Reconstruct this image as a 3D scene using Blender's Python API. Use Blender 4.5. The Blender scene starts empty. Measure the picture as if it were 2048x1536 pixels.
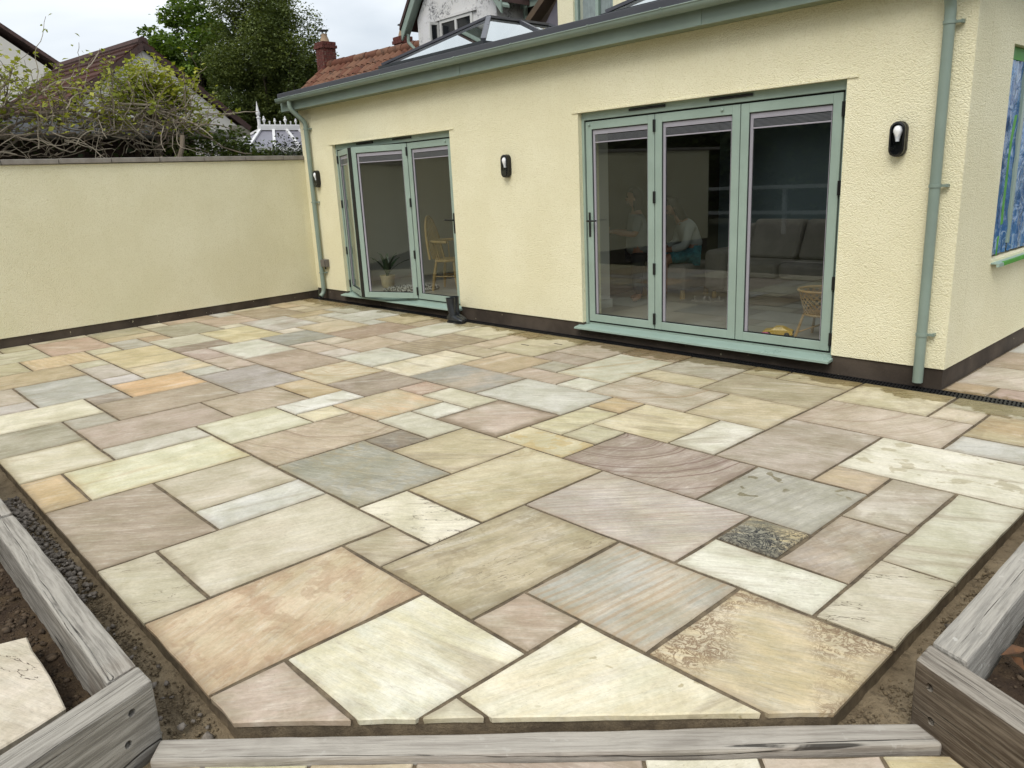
import bpy, bmesh, math, random
import numpy as np
from mathutils import Vector, Matrix, noise as mnoise
R = math.radians
scene = bpy.context.scene
col = scene.collection
rnd = random.Random(7)

# ------------------------------------------------------------------ camera
cam_d = bpy.data.cameras.new('camera'); cam = bpy.data.objects.new('camera', cam_d); col.objects.link(cam)
cam_d.sensor_width = 36.0; cam_d.lens = 27.062; cam_d.clip_start = 0.05; cam_d.clip_end = 2000
YAW, PIT, ROL = R(47.7476), R(-14.8191), R(-2.8438)
_f = Vector((-math.sin(YAW)*math.cos(PIT), math.cos(YAW)*math.cos(PIT), math.sin(PIT)))
_r = Vector((math.cos(YAW), math.sin(YAW), 0)); _u = _r.cross(_f)
_r2 = math.cos(ROL)*_r + math.sin(ROL)*_u; _u2 = -math.sin(ROL)*_r + math.cos(ROL)*_u
cm = Matrix((( _r2.x, _u2.x, -_f.x, 0), (_r2.y, _u2.y, -_f.y, 0), (_r2.z, _u2.z, -_f.z, 1.64), (0, 0, 0, 1)))
cam.matrix_world = cm
scene.camera = cam

# ------------------------------------------------------------------ world, sun, exposure
SUN_EL, SUN_AZ = R(50), R(158)      # azimuth measured from +y towards +x : a weak veiled sun behind the camera
w = bpy.data.worlds.new('World'); scene.world = w; w.use_nodes = True
wt = w.node_tree; wt.nodes.clear()
wo = wt.nodes.new('ShaderNodeOutputWorld'); bg = wt.nodes.new('ShaderNodeBackground')
sky = wt.nodes.new('ShaderNodeTexSky'); sky.sky_type = 'NISHITA'; sky.sun_disc = False
sky.sun_elevation = SUN_EL; sky.sun_rotation = SUN_AZ; sky.air_density = 1.0; sky.dust_density = 2.0
tc = wt.nodes.new('ShaderNodeTexCoord'); mp = wt.nodes.new('ShaderNodeMapping'); mp.inputs['Scale'].default_value = (1, 1, 2.6)
nz = wt.nodes.new('ShaderNodeTexNoise'); nz.inputs['Scale'].default_value = 2.3; nz.inputs['Detail'].default_value = 6; nz.inputs['Roughness'].default_value = .5; nz.inputs['Distortion'].default_value = .4
cr = wt.nodes.new('ShaderNodeValToRGB')
cr.color_ramp.elements[0].position = .34; cr.color_ramp.elements[0].color = (4.7, 5.12, 5.55, 1)
cr.color_ramp.elements[1].position = .68; cr.color_ramp.elements[1].color = (7.55, 7.8, 8.0, 1)
mx = wt.nodes.new('ShaderNodeMix'); mx.data_type = 'RGBA'; mx.inputs['Factor'].default_value = .88
wt.links.new(tc.outputs['Generated'], mp.inputs['Vector']); wt.links.new(mp.outputs['Vector'], nz.inputs['Vector'])
wt.links.new(nz.outputs['Fac'], cr.inputs['Fac']); wt.links.new(sky.outputs['Color'], mx.inputs['A']); wt.links.new(cr.outputs['Color'], mx.inputs['B'])
wt.links.new(mx.outputs['Result'], bg.inputs['Color']); bg.inputs['Strength'].default_value = .1
wt.links.new(bg.outputs['Background'], wo.inputs['Surface'])
sd = bpy.data.lights.new('sun', 'SUN'); sd.energy = 1.5; sd.angle = R(35); sd.color = (1, .97, .91)
sun = bpy.data.objects.new('sun', sd); col.objects.link(sun)
sdir = Vector((math.sin(SUN_AZ)*math.cos(SUN_EL), math.cos(SUN_AZ)*math.cos(SUN_EL), math.sin(SUN_EL)))
sun.rotation_euler = sdir.to_track_quat('Z', 'Y').to_euler(); sun.location = (0, 0, 20)
vs = scene.view_settings; vs.view_transform = 'Standard'; vs.look = 'None'; vs.gamma = 1; vs.use_curve_mapping = False; vs.exposure = .62
scene.display_settings.display_device = 'sRGB'
scene.cycles.max_bounces = 6; scene.cycles.diffuse_bounces = 3; scene.cycles.glossy_bounces = 3; scene.cycles.transparent_max_bounces = 10; scene.cycles.sample_clamp_indirect = 5
scene.cycles.caustics_reflective = False; scene.cycles.caustics_refractive = False
scene.cycles.use_adaptive_sampling = True; scene.cycles.adaptive_threshold = .02

# ------------------------------------------------------------------ small node language
def lin(c):
    c = c/255.
    return c/12.92 if c <= .04045 else ((c+.055)/1.055)**2.4
def hexc(h, k=1.0):
    return tuple(lin(int(h[i:i+2], 16))*k for i in (0, 2, 4)) + (1,)
class NT:
    def __init__(s, tree): s.t = tree
    def __call__(s, typ, props=None, **inp):
        n = s.t.nodes.new(('Node' if typ in ('GroupInput', 'GroupOutput') else 'ShaderNode')+typ)
        for k, v in (props or {}).items(): setattr(n, k, v)
        for k, v in inp.items():
            k2 = int(k[1:]) if k[0] == 'i' and k[1:].isdigit() else k.replace('_', ' ')
            sock = n.inputs[k2]
            if isinstance(v, bpy.types.NodeSocket): s.t.links.new(v, sock)
            elif isinstance(v, bpy.types.Node): s.t.links.new(v.outputs[0], sock)
            else: sock.default_value = v
        return n
    def math(s, op, a, b=0.0, c=None, clamp=False):
        n = s('Math', {'operation': op, 'use_clamp': clamp}, i0=a, i1=b)
        if c is not None:
            if isinstance(c, bpy.types.NodeSocket): s.t.links.new(c, n.inputs[2])
            else: n.inputs[2].default_value = c
        return n.outputs[0]
    def mix(s, f, a, b, blend='MIX'):
        n = s('Mix', {'data_type': 'RGBA', 'blend_type': blend}); 
        for k, v in (('Factor', f), ('A', a), ('B', b)):
            i = [x for x in n.inputs if x.name == k and x.enabled][0] if k != 'Factor' else n.inputs['Factor']
            if k in 'AB': i = [x for x in n.inputs if x.name == k and x.type == 'RGBA'][0]
            if isinstance(v, bpy.types.NodeSocket): s.t.links.new(v, i)
            else: i.default_value = v
        return [o for o in n.outputs if o.type == 'RGBA'][0]
    def ramp(s, f, lo, hi, a=0.0, b=1.0, smooth=True):
        n = s('MapRange', {'interpolation_type': 'SMOOTHSTEP' if smooth else 'LINEAR'}, Value=f, From_Min=lo, From_Max=hi, To_Min=a, To_Max=b)
        return n.outputs[0]
    def noise(s, v, scale, detail=3.0, rough=.5, dist=0.0):
        return s('TexNoise', Vector=v, Scale=scale, Detail=detail, Roughness=rough, Distortion=dist).outputs['Fac']
    def vmap(s, v, rot=(0, 0, 0), scale=(1, 1, 1), loc=(0, 0, 0)):
        return s('Mapping', Vector=v, Rotation=rot, Scale=scale, Location=loc).outputs[0]
    def bump(s, h, strength=.5, dist=.01, normal=None):
        n = s('Bump', Height=h, Strength=strength, Distance=dist)
        if normal is not None: s.t.links.new(normal, n.inputs['Normal'])
        return n.outputs[0]
def newmat(name):
    m = bpy.data.materials.new(name); m.use_nodes = True; m.node_tree.nodes.clear()
    return m, NT(m.node_tree)
def finish(nt, color, rough=.6, normal=None, metallic=0.0, spec=.5, **kw):
    b = nt('BsdfPrincipled', Base_Color=color, Roughness=rough, Metallic=metallic)
    b.inputs['Specular IOR Level'].default_value = spec
    for k, v in kw.items():
        i = b.inputs[k.replace('_', ' ')]
        if isinstance(v, bpy.types.NodeSocket): nt.t.links.new(v, i)
        else: i.default_value = v
    if normal is not None: nt.t.links.new(normal, b.inputs['Normal'])
    o = nt('OutputMaterial'); nt.t.links.new(b.outputs[0], o.inputs['Surface'])
    return b
def simple(name, h, rough=.6, var=.12, scale=6.0, bscale=60.0, bstr=.15, bdist=.003, metallic=0.0, k=1.0, spec=.5):
    """plain surface with slight colour drift and fine relief"""
    m, nt = newmat(name); p = nt('TexCoord').outputs['Object']
    c = hexc(h, k); d = tuple(x*(1-var) for x in c[:3])+(1,)
    n = nt.noise(p, scale, 5, .6)
    colr = nt.mix(nt.ramp(n, .3, .7), d, c)
    nrm = nt.bump(nt.noise(p, bscale, 3), bstr, bdist)
    finish(nt, colr, nt.ramp(n, .2, .8, rough*.85, min(1, rough*1.15)), nrm, metallic, spec)
    return m

# ------------------------------------------------------------------ mesh collecting
class MB:
    def __init__(s): s.v = []; s.f = []
    def add(s, vs, fs):
        b = len(s.v); s.v += [tuple(x) for x in vs]; s.f += [tuple(i+b for i in f) for f in fs]; return s
    def box(s, x0, x1, y0, y1, z0, z1):
        return s.add([(x0,y0,z0),(x1,y0,z0),(x1,y1,z0),(x0,y1,z0),(x0,y0,z1),(x1,y0,z1),(x1,y1,z1),(x0,y1,z1)],
                     [(3,2,1,0),(4,5,6,7),(0,1,5,4),(1,2,6,5),(2,3,7,6),(3,0,4,7)])
    def obox(s, c, ax, ay, az):
        c = Vector(c); ax, ay, az = Vector(ax), Vector(ay), Vector(az)
        P = [c+sx*ax+sy*ay+sz*az for sz in (-1, 1) for sx, sy in ((-1,-1),(1,-1),(1,1),(-1,1))]
        return s.add(P, [(3,2,1,0),(4,5,6,7),(0,1,5,4),(1,2,6,5),(2,3,7,6),(3,0,4,7)])
    def bar(s, a, b, w, h, up=(0, 0, 1)):
        a, b = Vector(a), Vector(b); d = (b-a); L = d.length; d.normalize(); up = Vector(up)
        sd = d.cross(up)
        if sd.length < 1e-4: sd = d.cross(Vector((1, 0, 0)))
        sd.normalize(); u2 = sd.cross(d)
        return s.obox((a+b)/2, d*L/2, sd*w/2, u2*h/2)
    def prism(s, poly, z0, z1):
        n = len(poly)
        V = [(p[0], p[1], z0) for p in poly]+[(p[0], p[1], z1) for p in poly]
        F = [tuple(range(n-1, -1, -1)), tuple(range(n, 2*n))]+[(i, (i+1) % n, n+(i+1) % n, n+i) for i in range(n)]
        return s.add(V, F)
    def prism_along(s, poly3a, poly3b):
        n = len(poly3a)
        return s.add(list(poly3a)+list(poly3b), [tuple(range(n-1, -1, -1)), tuple(range(n, 2*n))]+[(i, (i+1) % n, n+(i+1) % n, n+i) for i in range(n)])
    def tube(s, pts, rad, n=8, cap=True):
        pts = [Vector(p) for p in pts]; m = len(pts)
        rads = list(rad) if hasattr(rad, '__len__') else [rad]*m
        V = []; F = []; prev = None
        for i, p in enumerate(pts):
            t = (pts[min(i+1, m-1)]-pts[max(i-1, 0)])
            if t.length < 1e-9: t = Vector((0, 0, 1))
            t.normalize()
            if prev is None:
                a = t.cross(Vector((0, 0, 1)))
                if a.length < .1: a = t.cross(Vector((1, 0, 0)))
            else: a = prev - t*prev.dot(t)
            a.normalize(); prev = a; b = t.cross(a)
            for k in range(n):
                ang = 2*math.pi*k/n
                V.append(p+(a*math.cos(ang)+b*math.sin(ang))*rads[i])
        for i in range(m-1):
            for k in range(n):
                F.append((i*n+k, i*n+(k+1) % n, (i+1)*n+(k+1) % n, (i+1)*n+k))
        if cap: F += [tuple(range(n-1, -1, -1)), tuple(range((m-1)*n, m*n))]
        return s.add(V, F)
    def lathe(s, prof, c=(0, 0, 0), n=16, axis='z'):
        V = []; F = []
        for r, z in prof:
            for k in range(n):
                a = 2*math.pi*k/n
                q = (r*math.cos(a), r*math.sin(a), z)
                if axis == 'y': q = (q[0], q[2], q[1])
                if axis == 'x': q = (q[2], q[0], q[1])
                V.append((c[0]+q[0], c[1]+q[1], c[2]+q[2]))
        for i in range(len(prof)-1):
            for k in range(n): F.append((i*n+k, i*n+(k+1) % n, (i+1)*n+(k+1) % n, (i+1)*n+k))
        F.append(tuple(range(n-1, -1, -1))); F.append(tuple(range((len(prof)-1)*n, len(prof)*n)))
        return s.add(V, F)
    def ell(s, c, r, nu=12, nv=8, rot=None):
        V = []; F = []
        for j in range(nv+1):
            th = math.pi*j/nv
            for i in range(nu):
                ph = 2*math.pi*i/nu
                q = Vector((r[0]*math.sin(th)*math.cos(ph), r[1]*math.sin(th)*math.sin(ph), r[2]*math.cos(th)))
                if rot is not None: q = rot @ q
                V.append(Vector(c)+q)
        for j in range(nv):
            for i in range(nu): F.append((j*nu+i, (j+1)*nu+i, (j+1)*nu+(i+1) % nu, j*nu+(i+1) % nu))
        return s.add(V, F)
    def build(s, name, mat, parent=None, smooth=False, bevel=0.0, origin=None, segs=1):
        me = bpy.data.meshes.new(name)
        o = Vector(origin) if origin is not None else Vector((0, 0, 0))
        me.from_pydata([tuple(Vector(v)-o) for v in s.v], [], s.f); me.update()
        bm = bmesh.new(); bm.from_mesh(me)
        bmesh.ops.recalc_face_normals(bm, faces=bm.faces)
        if bevel > 0:
            bmesh.ops.bevel(bm, geom=[e for e in bm.edges if len(e.link_faces) == 2 and e.calc_face_angle(0) > .5], offset=bevel, segments=segs, affect='EDGES', profile=.6, clamp_overlap=True)
        bm.to_mesh(me); bm.free()
        if smooth:
            me.polygons.foreach_set('use_smooth', [True]*len(me.polygons))
            try: me.set_sharp_from_angle(angle=R(40))
            except Exception: pass
        if mat: me.materials.append(mat)
        return link(name, me, parent, o)
def link(name, me, parent=None, loc=(0, 0, 0)):
    ob = bpy.data.objects.new(name, me); col.objects.link(ob)
    if parent is not None:
        ob.parent = parent; ob.location = Vector(loc)-world_loc(parent)
    else: ob.location = loc
    return ob
def world_loc(o):
    l = Vector((0, 0, 0))
    while o is not None: l = l+o.location; o = o.parent
    return l
def tag(o, label=None, cat=None, group=None, kind=None):
    if label: o['label'] = label
    if cat: o['category'] = cat
    if group: o['group'] = group
    if kind: o['kind'] = kind
    return o
def thing(name, loc, label, cat, group=None):
    o = bpy.data.objects.new(name, None); col.objects.link(o); o.location = loc; o.empty_display_size = .2
    return tag(o, label, cat, group)
def struct(o): o['kind'] = 'structure'; return o
def raw_mesh(name, V, F, mat, parent=None, smooth=False):
    """big numpy meshes: V (n,3), F (m,4)"""
    me = bpy.data.meshes.new(name); V = np.asarray(V, np.float32); F = np.asarray(F, np.int32); k = F.shape[1]
    me.vertices.add(len(V)); me.vertices.foreach_set('co', V.ravel())
    me.loops.add(F.size); me.loops.foreach_set('vertex_index', F.ravel())
    me.polygons.add(len(F)); me.polygons.foreach_set('loop_start', np.arange(0, F.size, k, dtype=np.int32))
    try: me.polygons.foreach_set('loop_total', np.full(len(F), k, np.int32))
    except Exception: pass
    if smooth: me.polygons.foreach_set('use_smooth', np.ones(len(F), bool))
    me.update(calc_edges=True); me.validate()
    if mat: me.materials.append(mat)
    return link(name, me, parent)
SLABS = {
 'n1':(-3.056,-2.408,0.727,1.635), 'n2':(-2.408,-1.790,1.008,1.635), 'n3':(-2.408,-1.000,0.727,1.008), 'n4':(-1.790,-0.800,1.008,1.310), 'n5':(-1.790,-0.600,1.310,1.923), 'n6':(-1.480,-0.870,1.923,2.535), 
 'n7':(-2.104,-1.480,1.923,2.535), 'n8':(-2.104,-1.790,1.635,1.923), 'n9':(-2.741,-2.104,1.635,2.535), 'n10':(-3.056,-2.741,1.635,1.920), 'n11':(-3.381,-2.741,1.920,2.243), 
 'n12':(-2.741,-1.796,2.535,3.167), 'n13':(-1.796,-1.168,2.535,2.849), 'n14':(-1.796,-1.488,2.849,3.167), 'n15':(-1.488,-1.168,2.849,3.454), 'n16':(-1.168,-0.870,2.535,3.133), 
 'n17':(-1.168,-0.870,3.133,4.066), 'n18':(-2.115,-1.488,3.167,3.782), 'n19':(-1.488,-1.168,3.454,4.066), 'n20':(-1.794,-1.488,3.782,4.066), 'n21':(-1.794,-0.870,4.066,4.696), 
 'n22':(-2.400,-1.794,3.782,4.696), 'n23':(-3.068,-2.115,3.167,3.782), 'n24':(-2.738,-2.400,3.782,4.383), 'n25':(-3.370,-2.738,3.782,4.383), 'n26':(-3.036,-2.400,4.383,4.980), 
 'n27':(-3.370,-3.068,3.477,3.782), 'n28':(-3.674,-3.370,3.477,4.082), 'n29':(-3.674,-3.370,4.082,4.383), 'n30':(-3.956,-3.036,4.383,4.980), 'n31':(-3.674,-3.068,3.167,3.477), 
 'n32':(-3.381,-2.741,2.243,3.167), 'n33':(-4.002,-3.381,2.561,3.167), 'n34':(-4.322,-3.381,1.920,2.561), 'n35':(-4.322,-4.002,2.561,2.862), 'n36':(-4.634,-4.002,2.862,3.167), 
 'n37':(-4.326,-3.674,3.167,3.791), 'n38':(-4.634,-4.326,3.167,3.489), 'n39':(-4.936,-4.326,3.489,3.791), 'n40':(-5.268,-4.634,2.862,3.489), 'n41':(-4.623,-3.674,3.791,4.383), 
 'n42':(-5.268,-4.936,3.489,3.791), 'n43':(-5.902,-5.268,3.173,3.791), 'n44':(-5.535,-4.623,3.791,4.383), 'n45':(-6.135,-5.535,3.791,4.688), 'n46':(-6.804,-6.135,3.791,4.395), 
 'n47':(-6.573,-5.902,3.173,3.791), 'n48':(-7.550,-6.573,3.173,3.791), 'c11':(-8.513,-7.550,3.173,3.791), 'F17':(-7.809,-7.181,3.791,4.100), 'F19':(-7.181,-6.804,3.791,4.100), 
 'F20':(-7.442,-6.804,4.100,4.695), 'F18':(-7.809,-7.442,4.100,4.414), 'n54':(-7.442,-6.804,4.695,4.997), 'n55':(-6.804,-6.135,4.395,5.282), 'n56':(-7.442,-6.804,4.997,5.842), 
 'n57':(-6.804,-6.135,5.282,5.842), 'n58':(-7.743,-7.442,5.310,5.842), 'n59':(-8.402,-7.743,5.310,5.842), 'F13':(-9.116,-8.402,5.055,5.842), 'F22':(-8.402,-8.100,5.055,5.310), 
 'F21':(-8.100,-7.442,4.414,5.310), 'F4':(-9.785,-9.116,5.345,5.842), 'F12':(-9.429,-9.116,5.055,5.345), 'F11':(-9.429,-8.817,4.762,5.055), 'F14':(-8.817,-8.100,4.414,5.055), 
 'F15':(-8.817,-8.513,4.117,4.414), 'F16':(-8.513,-7.809,3.791,4.414), 'F9':(-9.785,-9.429,4.762,5.345), 'F3':(-10.097,-9.785,5.075,5.691), 'F5':(-10.097,-9.785,5.691,5.842), 
 'F1':(-11.157,-10.097,5.373,5.842), 'F2':(-11.129,-10.403,5.075,5.373), 'F6':(-10.403,-10.097,5.075,5.373), 'F7':(-10.767,-9.785,4.426,5.075), 'F8':(-11.096,-10.767,4.426,5.075), 
 'F10':(-9.785,-8.817,4.117,4.762), 'n57b':(-6.135,-5.817,4.988,5.610), 'n57c':(-6.135,-5.817,5.610,5.842), 'n57d':(-5.817,-5.174,4.988,5.842), 'n70':(-6.135,-5.535,4.688,4.988), 
 'n71':(-5.535,-4.899,4.383,4.988), 'n72':(-5.174,-4.574,4.988,5.277), 'n73':(-5.174,-4.574,5.277,5.842), 'n74':(-4.899,-4.574,4.682,4.988), 'n75':(-4.899,-4.293,4.383,4.682), 
 'n76':(-4.293,-3.956,4.383,4.682), 'n77':(-4.574,-3.956,4.682,5.571), 'n78':(-4.574,-3.956,5.571,5.842), 'n79':(-3.956,-3.309,5.274,5.842), 'n80':(-3.956,-3.309,4.980,5.274), 
 'n81':(-3.309,-2.400,4.980,5.583), 'n82':(-3.309,-2.987,5.583,5.842), 'n83':(-2.987,-2.400,5.583,5.842), 'n84':(-2.400,-1.740,5.271,5.842), 'n85':(-2.400,-1.454,4.696,5.271), 
 'n86':(-1.740,-1.454,5.271,5.554), 'n87':(-1.740,-0.870,5.554,5.842), 'n88':(-1.454,-0.870,5.012,5.554), 'n89':(-1.454,-0.870,4.696,5.012), 'G1':(-10.883,-10.321,1.548,1.879), 
 'G0':(-10.853,-10.321,0.727,1.548), 'G2':(-10.321,-9.596,0.727,1.879), 'G3':(-10.611,-9.596,1.879,2.527), 'G4':(-10.917,-10.611,1.879,2.527), 'G5':(-10.963,-10.218,2.527,3.168), 
 'G6':(-10.218,-9.888,2.527,3.168), 'G7':(-9.888,-9.256,2.527,2.868), 'G8':(-9.888,-9.522,2.868,3.168), 'G9':(-9.596,-9.256,2.206,2.527), 'G10':(-9.256,-8.173,2.206,2.868), 
 'e20':(-8.173,-7.554,2.206,2.868), 'G11':(-9.596,-8.926,1.558,2.206), 'G12':(-9.596,-8.926,0.727,1.558), 'G13':(-8.926,-8.247,0.727,1.892), 'G14':(-8.926,-8.579,1.892,2.206), 
 'G15':(-8.579,-7.891,1.892,2.206), 'G16':(-7.891,-7.554,1.892,2.206), 'G17':(-8.247,-7.231,1.247,1.892), 'G18':(-8.247,-7.564,0.727,1.247), 'G19':(-7.564,-7.231,0.727,1.247), 
 'G20':(-7.231,-6.605,0.727,1.588), 'G21':(-7.554,-6.911,1.892,2.548), 'G22':(-7.231,-6.911,1.588,1.892), 'G23':(-6.911,-6.252,1.588,2.548), 'G24':(-6.605,-6.252,1.271,1.588), 
 'G25':(-6.605,-5.945,0.727,1.271), 'G26':(-6.252,-5.604,1.271,2.212), 'G27':(-6.252,-5.604,2.212,2.859), 'G28':(-6.252,-5.604,2.859,3.173), 'G29':(-5.604,-5.268,2.547,3.173), 
 'G30':(-5.268,-4.976,2.547,2.862), 'G31':(-5.604,-4.976,1.920,2.547), 'G32':(-5.604,-5.287,1.271,1.920), 'G33':(-5.945,-5.287,0.727,1.271), 'G34':(-5.287,-4.654,0.958,1.920), 
 'G35':(-5.287,-4.654,0.727,0.958), 'G36':(-4.654,-3.693,0.727,1.298), 'G37':(-4.654,-4.023,1.298,1.920), 'G38':(-4.023,-3.693,1.298,1.920), 'G39':(-3.693,-3.056,0.991,1.920), 
 'G40':(-3.693,-3.056,0.727,0.991), 'G41':(-4.976,-4.322,1.920,2.862), 'e1':(-11.030,-10.519,3.479,4.145), 'e2':(-10.996,-10.519,3.168,3.479), 'c3':(-10.519,-9.522,3.168,3.814), 
 'c4':(-10.519,-9.785,3.814,4.426), 'c5':(-11.062,-10.519,4.145,4.426), 'c6':(-9.785,-9.522,3.814,4.117), 'c7':(-9.522,-8.513,3.476,4.117), 'c8':(-9.522,-8.863,2.868,3.476), 
 'c9':(-8.863,-8.513,2.868,3.476), 'c10':(-8.513,-7.874,2.868,3.173), 'c12':(-7.874,-7.220,2.868,3.173), 'c13':(-7.554,-7.220,2.548,2.868), 'c14':(-7.220,-6.252,2.548,3.173), 
 
}
# colour notes per slab: base, second, flags  (s=streak angle deg, r=rings, b=bands, m=mottled, f=fern growth, e=stained edge, w=damp spots, c=line colour)
SC = '''n1 C7A682 D8C3A2 s112 m.6 x5 cA68468 e.45|n2 E7E5D6 E4DCBD s10 e.15|n3 C3AD9E D2C2B0 m.3|n4 C8C1A3 CFC7AD|n5 E8E2CA E4D8B8 w.75 e.15|n6 CBBDA0 D9C59B f.8 c7A5C40 s20
n7 C9BBA6 B3B1A8 b.5 s84 q7 cB0906C d1.3 x6|n8 B9A18C C7B5A2 s40|n9 ADA083 C2B392 s80 m.5 e.5 c8C7A5A k.6|n10 BBAA8C C9BDA4 s40|n11 E0D8C2 E5DDC6 s45 e.1 k1|n12 CDC2B3 BBB0A9 b.35 s48 q9 cB49A8C d.8 x7
n13 E1DFD0 DAD8C6 s30 e.3 k.3|n14 918E80 DCC694 f1 c2E2E30 s20|n15 BCA994 A99B8E m.5 s70|n16 D3CBB6 CBC2AC s30 e.2 k1|n17 D2CFBB CBC7AE s25 e.3|n18 B9B5A9 AFAB9F w.9 b.25 s80 c8C8880|n19 C3B9AB CFC6B5 m.4|n20 D0B998 C3B09A s25
n21 DDD7C4 E2DDCC w.55 s10 e.2|n22 B4A596 BDAFA2 s15 e.3|n23 A8968A B5A396 r.75 c7E6558 s80 q7 d.5|n24 E3DFD3 DDD9CB s40 k.3|n25 DDD0AC D3C49C s20 e.2|n26 C9B995 D3C4A2 s30|n27 CDC6A6 C5BD9C s15|n28 DDD8B8 D8CDA4 s30|n29 DCBF8F D2B78C s20
n30 C3B7A4 CDC2B0 r.6 c9F7D55 q8 d.8 s10|n31 D6C79D E3DABC m.8 cC6A86A|n32 BFB08D CFC39F r.25 cA88F60 q4 d1.5|n33 C6B691 CEC09C s35|n34 A9A799 989689 r.45 cB09F78 q5 d2.5 m.4|n35 9A8F80 7A706C m.6 s30|n36 C9C4AF D5D1BF s70|n37 BCA695 CBB7A6 e1 c86705C s40
n38 E0DED2 D6D4C6 s20|n39 D9D3BC D2CBB2 s40|n40 CDBE9E D8B78D s15|n41 D6D7CB CBCDC1 s34 x9|n42 CDB9A5 C0A48F f.4 cA07460|n43 A59483 B5A592 r.6 c7C6758 q6 d1.5|n44 BCAD9B A0A09E s60 x8|n45 E7DEC8 E0D3B4 s8|n46 D6D5C6 CDCEC0 s25|n47 CFBF9E D7CAAE r.5 cB08A58 q6 d2
n48 AE9783 BBA692 s20|c11 D4D3C4 D0CFC0 e.7 cBBA497|F17 C9B4A2 D0BDAC|F19 D9CEC8 D3C7C0|F20 CDBBA2 C0AC95 b.3 s4 cA48A70 q4|F18 D2C3B0 D8CBB8|n54 C6B6A5 CDBEAE|n55 BFAC8F AE9C83 b.35 s8 q4 c7F7263|n56 CDCBB9 D2D0C0|n57 D6CFB4 CEC6A9 r.2|n58 C5B08F BEA98A|n59 D6C9A2 C9B88C m.5
F13 CFCFC3 D5D5CA|F22 D2D2C8 CBCBC0|F21 B79E86 AD9480 s10|F4 C8C5B4 C1BDAB|F12 D2D3C6 CBCCBE|F11 CDBFA2 D7CBB3 m.6|F14 CDBB9B D6C6A9 r.3 cB09468|F15 D6C9B6 DDD1C0|F16 A9ACA3 A09C8C r.3 c858A88|F9 CBB790 C2AE86|F3 C2B494 BBAC8B|F5 B59E78 A98F68|F1 BFAE8B C7B897 s10|F2 C7AF8A CDB895|F6 DBCDB5 D5C6AC|F7 B7A488 AC9A80|F8 DDD2B4 D6CAA9
F10 BAADA4 D3D5CC s5 x5|n57b CDBBA3 C7B49C|n57c C6B58F CDBD99|n57d C7BC9A CDC3A4 s10|n70 CABBA0 C2B398|n71 C3AA87 CCB594|n72 B6A396 BFADA0|n73 C2B29F B9A894 s30|n74 BDB6A3 B0AB9C|n75 C4AE9C CAB6A5|n76 E3E1D4 DDDBCC|n77 CFCEB9 D5D3C0 r.4 cC4A064 q5 d.8|n78 C3AE95 BAA389|n79 C4BCA8 B8B09E m.4|n80 D8CBAA D0C19C|n81 B2A587 BCB092 s25
n82 B3A67D BDB18A|n83 BBAD86 C5B993|n84 D2C6A4 D9CEB0 m.4|n85 C6B4A2 CDBDAC r.5 c9C8470 q6 d.6|n86 E0D0BB DACAB4|n87 B9B397 ADA587|n88 B99F73 CFC09C s5 x4 m.4|n89 C5C8C1 BCC0BA w.4
G1 BDB592 C6BE9D|G0 C0B798 C6BEA2|G2 C2BD9F CCC8AF s5|G3 BE9F8A C6AA96|G4 C9BD9F CFC4A8|G5 B6AB87 AFA98F|G6 C7B48E D0BF9C|G7 C1BCB1 B7B3A8|G8 C8AE8E C0A483|G9 D5CDAE CDC4A2|G10 D6C596 CFBC8B s8|e20 D4CAB7 DDC9A2 s5|G11 D8BE92 D2B488 b.2 s85|G12 C4BB95 BCB28C|G13 BFAA83 B7A27C s5|G14 CFC8AE C8C0A4|G15 C6BBB0 BEB2A7|G16 D0C8C8 C8BFBE|G17 B3B6AB BEC0B6 s5 x6|G18 C4B5A3 B9AA98
G19 CDC4C1 C6BCB9|G20 E4DDC6 DDD4B8 s3|G21 DDB47F D6AB76 s3|G22 A89784 978A7C|G23 B3A189 A9967F s30 x4|G24 ABA594 B7B1A0 s30|G25 A29B84 B3AC96 s5|G26 B49F8E BBA897 s12|G27 C3B29B BBA890|G28 CFBD9E C7AE82 e.5 cB59460|G29 E9E7E3 E4E2DD|G30 E6DDC0 DCCFA8 s60 x4|G31 D0CBA9 DBD7BF s8 e.4 cB7AB80|G32 D4CFC2 CBC6B8|G33 D4CAAC DAD1B8 e.7 cB7A47A|G34 E0DDBF D9D2A8 s6 x5 e.5 cCFAE78|G35 DABB8B D3B381 s8|G36 AB9984 B5A48F b.25 s40 q3 c8E7A66
G37 C8BCA5 D2C8B4 s15 x4 e.5 cA99B78|G38 DFDDD3 CFCFCB s12 x4|G39 CABFA6 D3CAB3 s15|G40 D3CAB3 CBC1A8 e.4 c9C9070 k.7|G41 BEA98F C9B69C r.55 c8F7862 q6 d.9|e1 CBB498 C3AB90|e2 DDD4BC D5CBB1|c3 B0AA92 A8A28A|c4 CCB5A1 C2AA96 s30 x4|c5 CDD0C8 C6C9C0|c6 E0D8C4 D9D0BA|c7 DED1A5 D3C08E|c8 CDC7B1 D5D0BE r.5 c9F957B q7 d.8|c9 A39080 9B8878|c10 B79F93 BFA99E|c12 C6AE9F D3C0B2|c13 CFCDC4 C7C5BC|c14 B3AAA6 ABA19D s10'''
KS = .88        # albedo against the photograph's display value
SLABC = {}
for tok in SC.replace('\n', '|').split('|'):
    a = tok.split(); d = {'A': a[1], 'B': a[1]}
    rest = a[2:]
    if rest and len(rest[0]) == 6: d['B'] = rest.pop(0)
    for t in rest: d[t[0]] = t[1:] if t[0] == 'c' else float(t[1:])
    if 's' in d and a[0][0] != 'n': d['s'] = 90-d['s']
    SLABC[a[0]] = d

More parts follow.
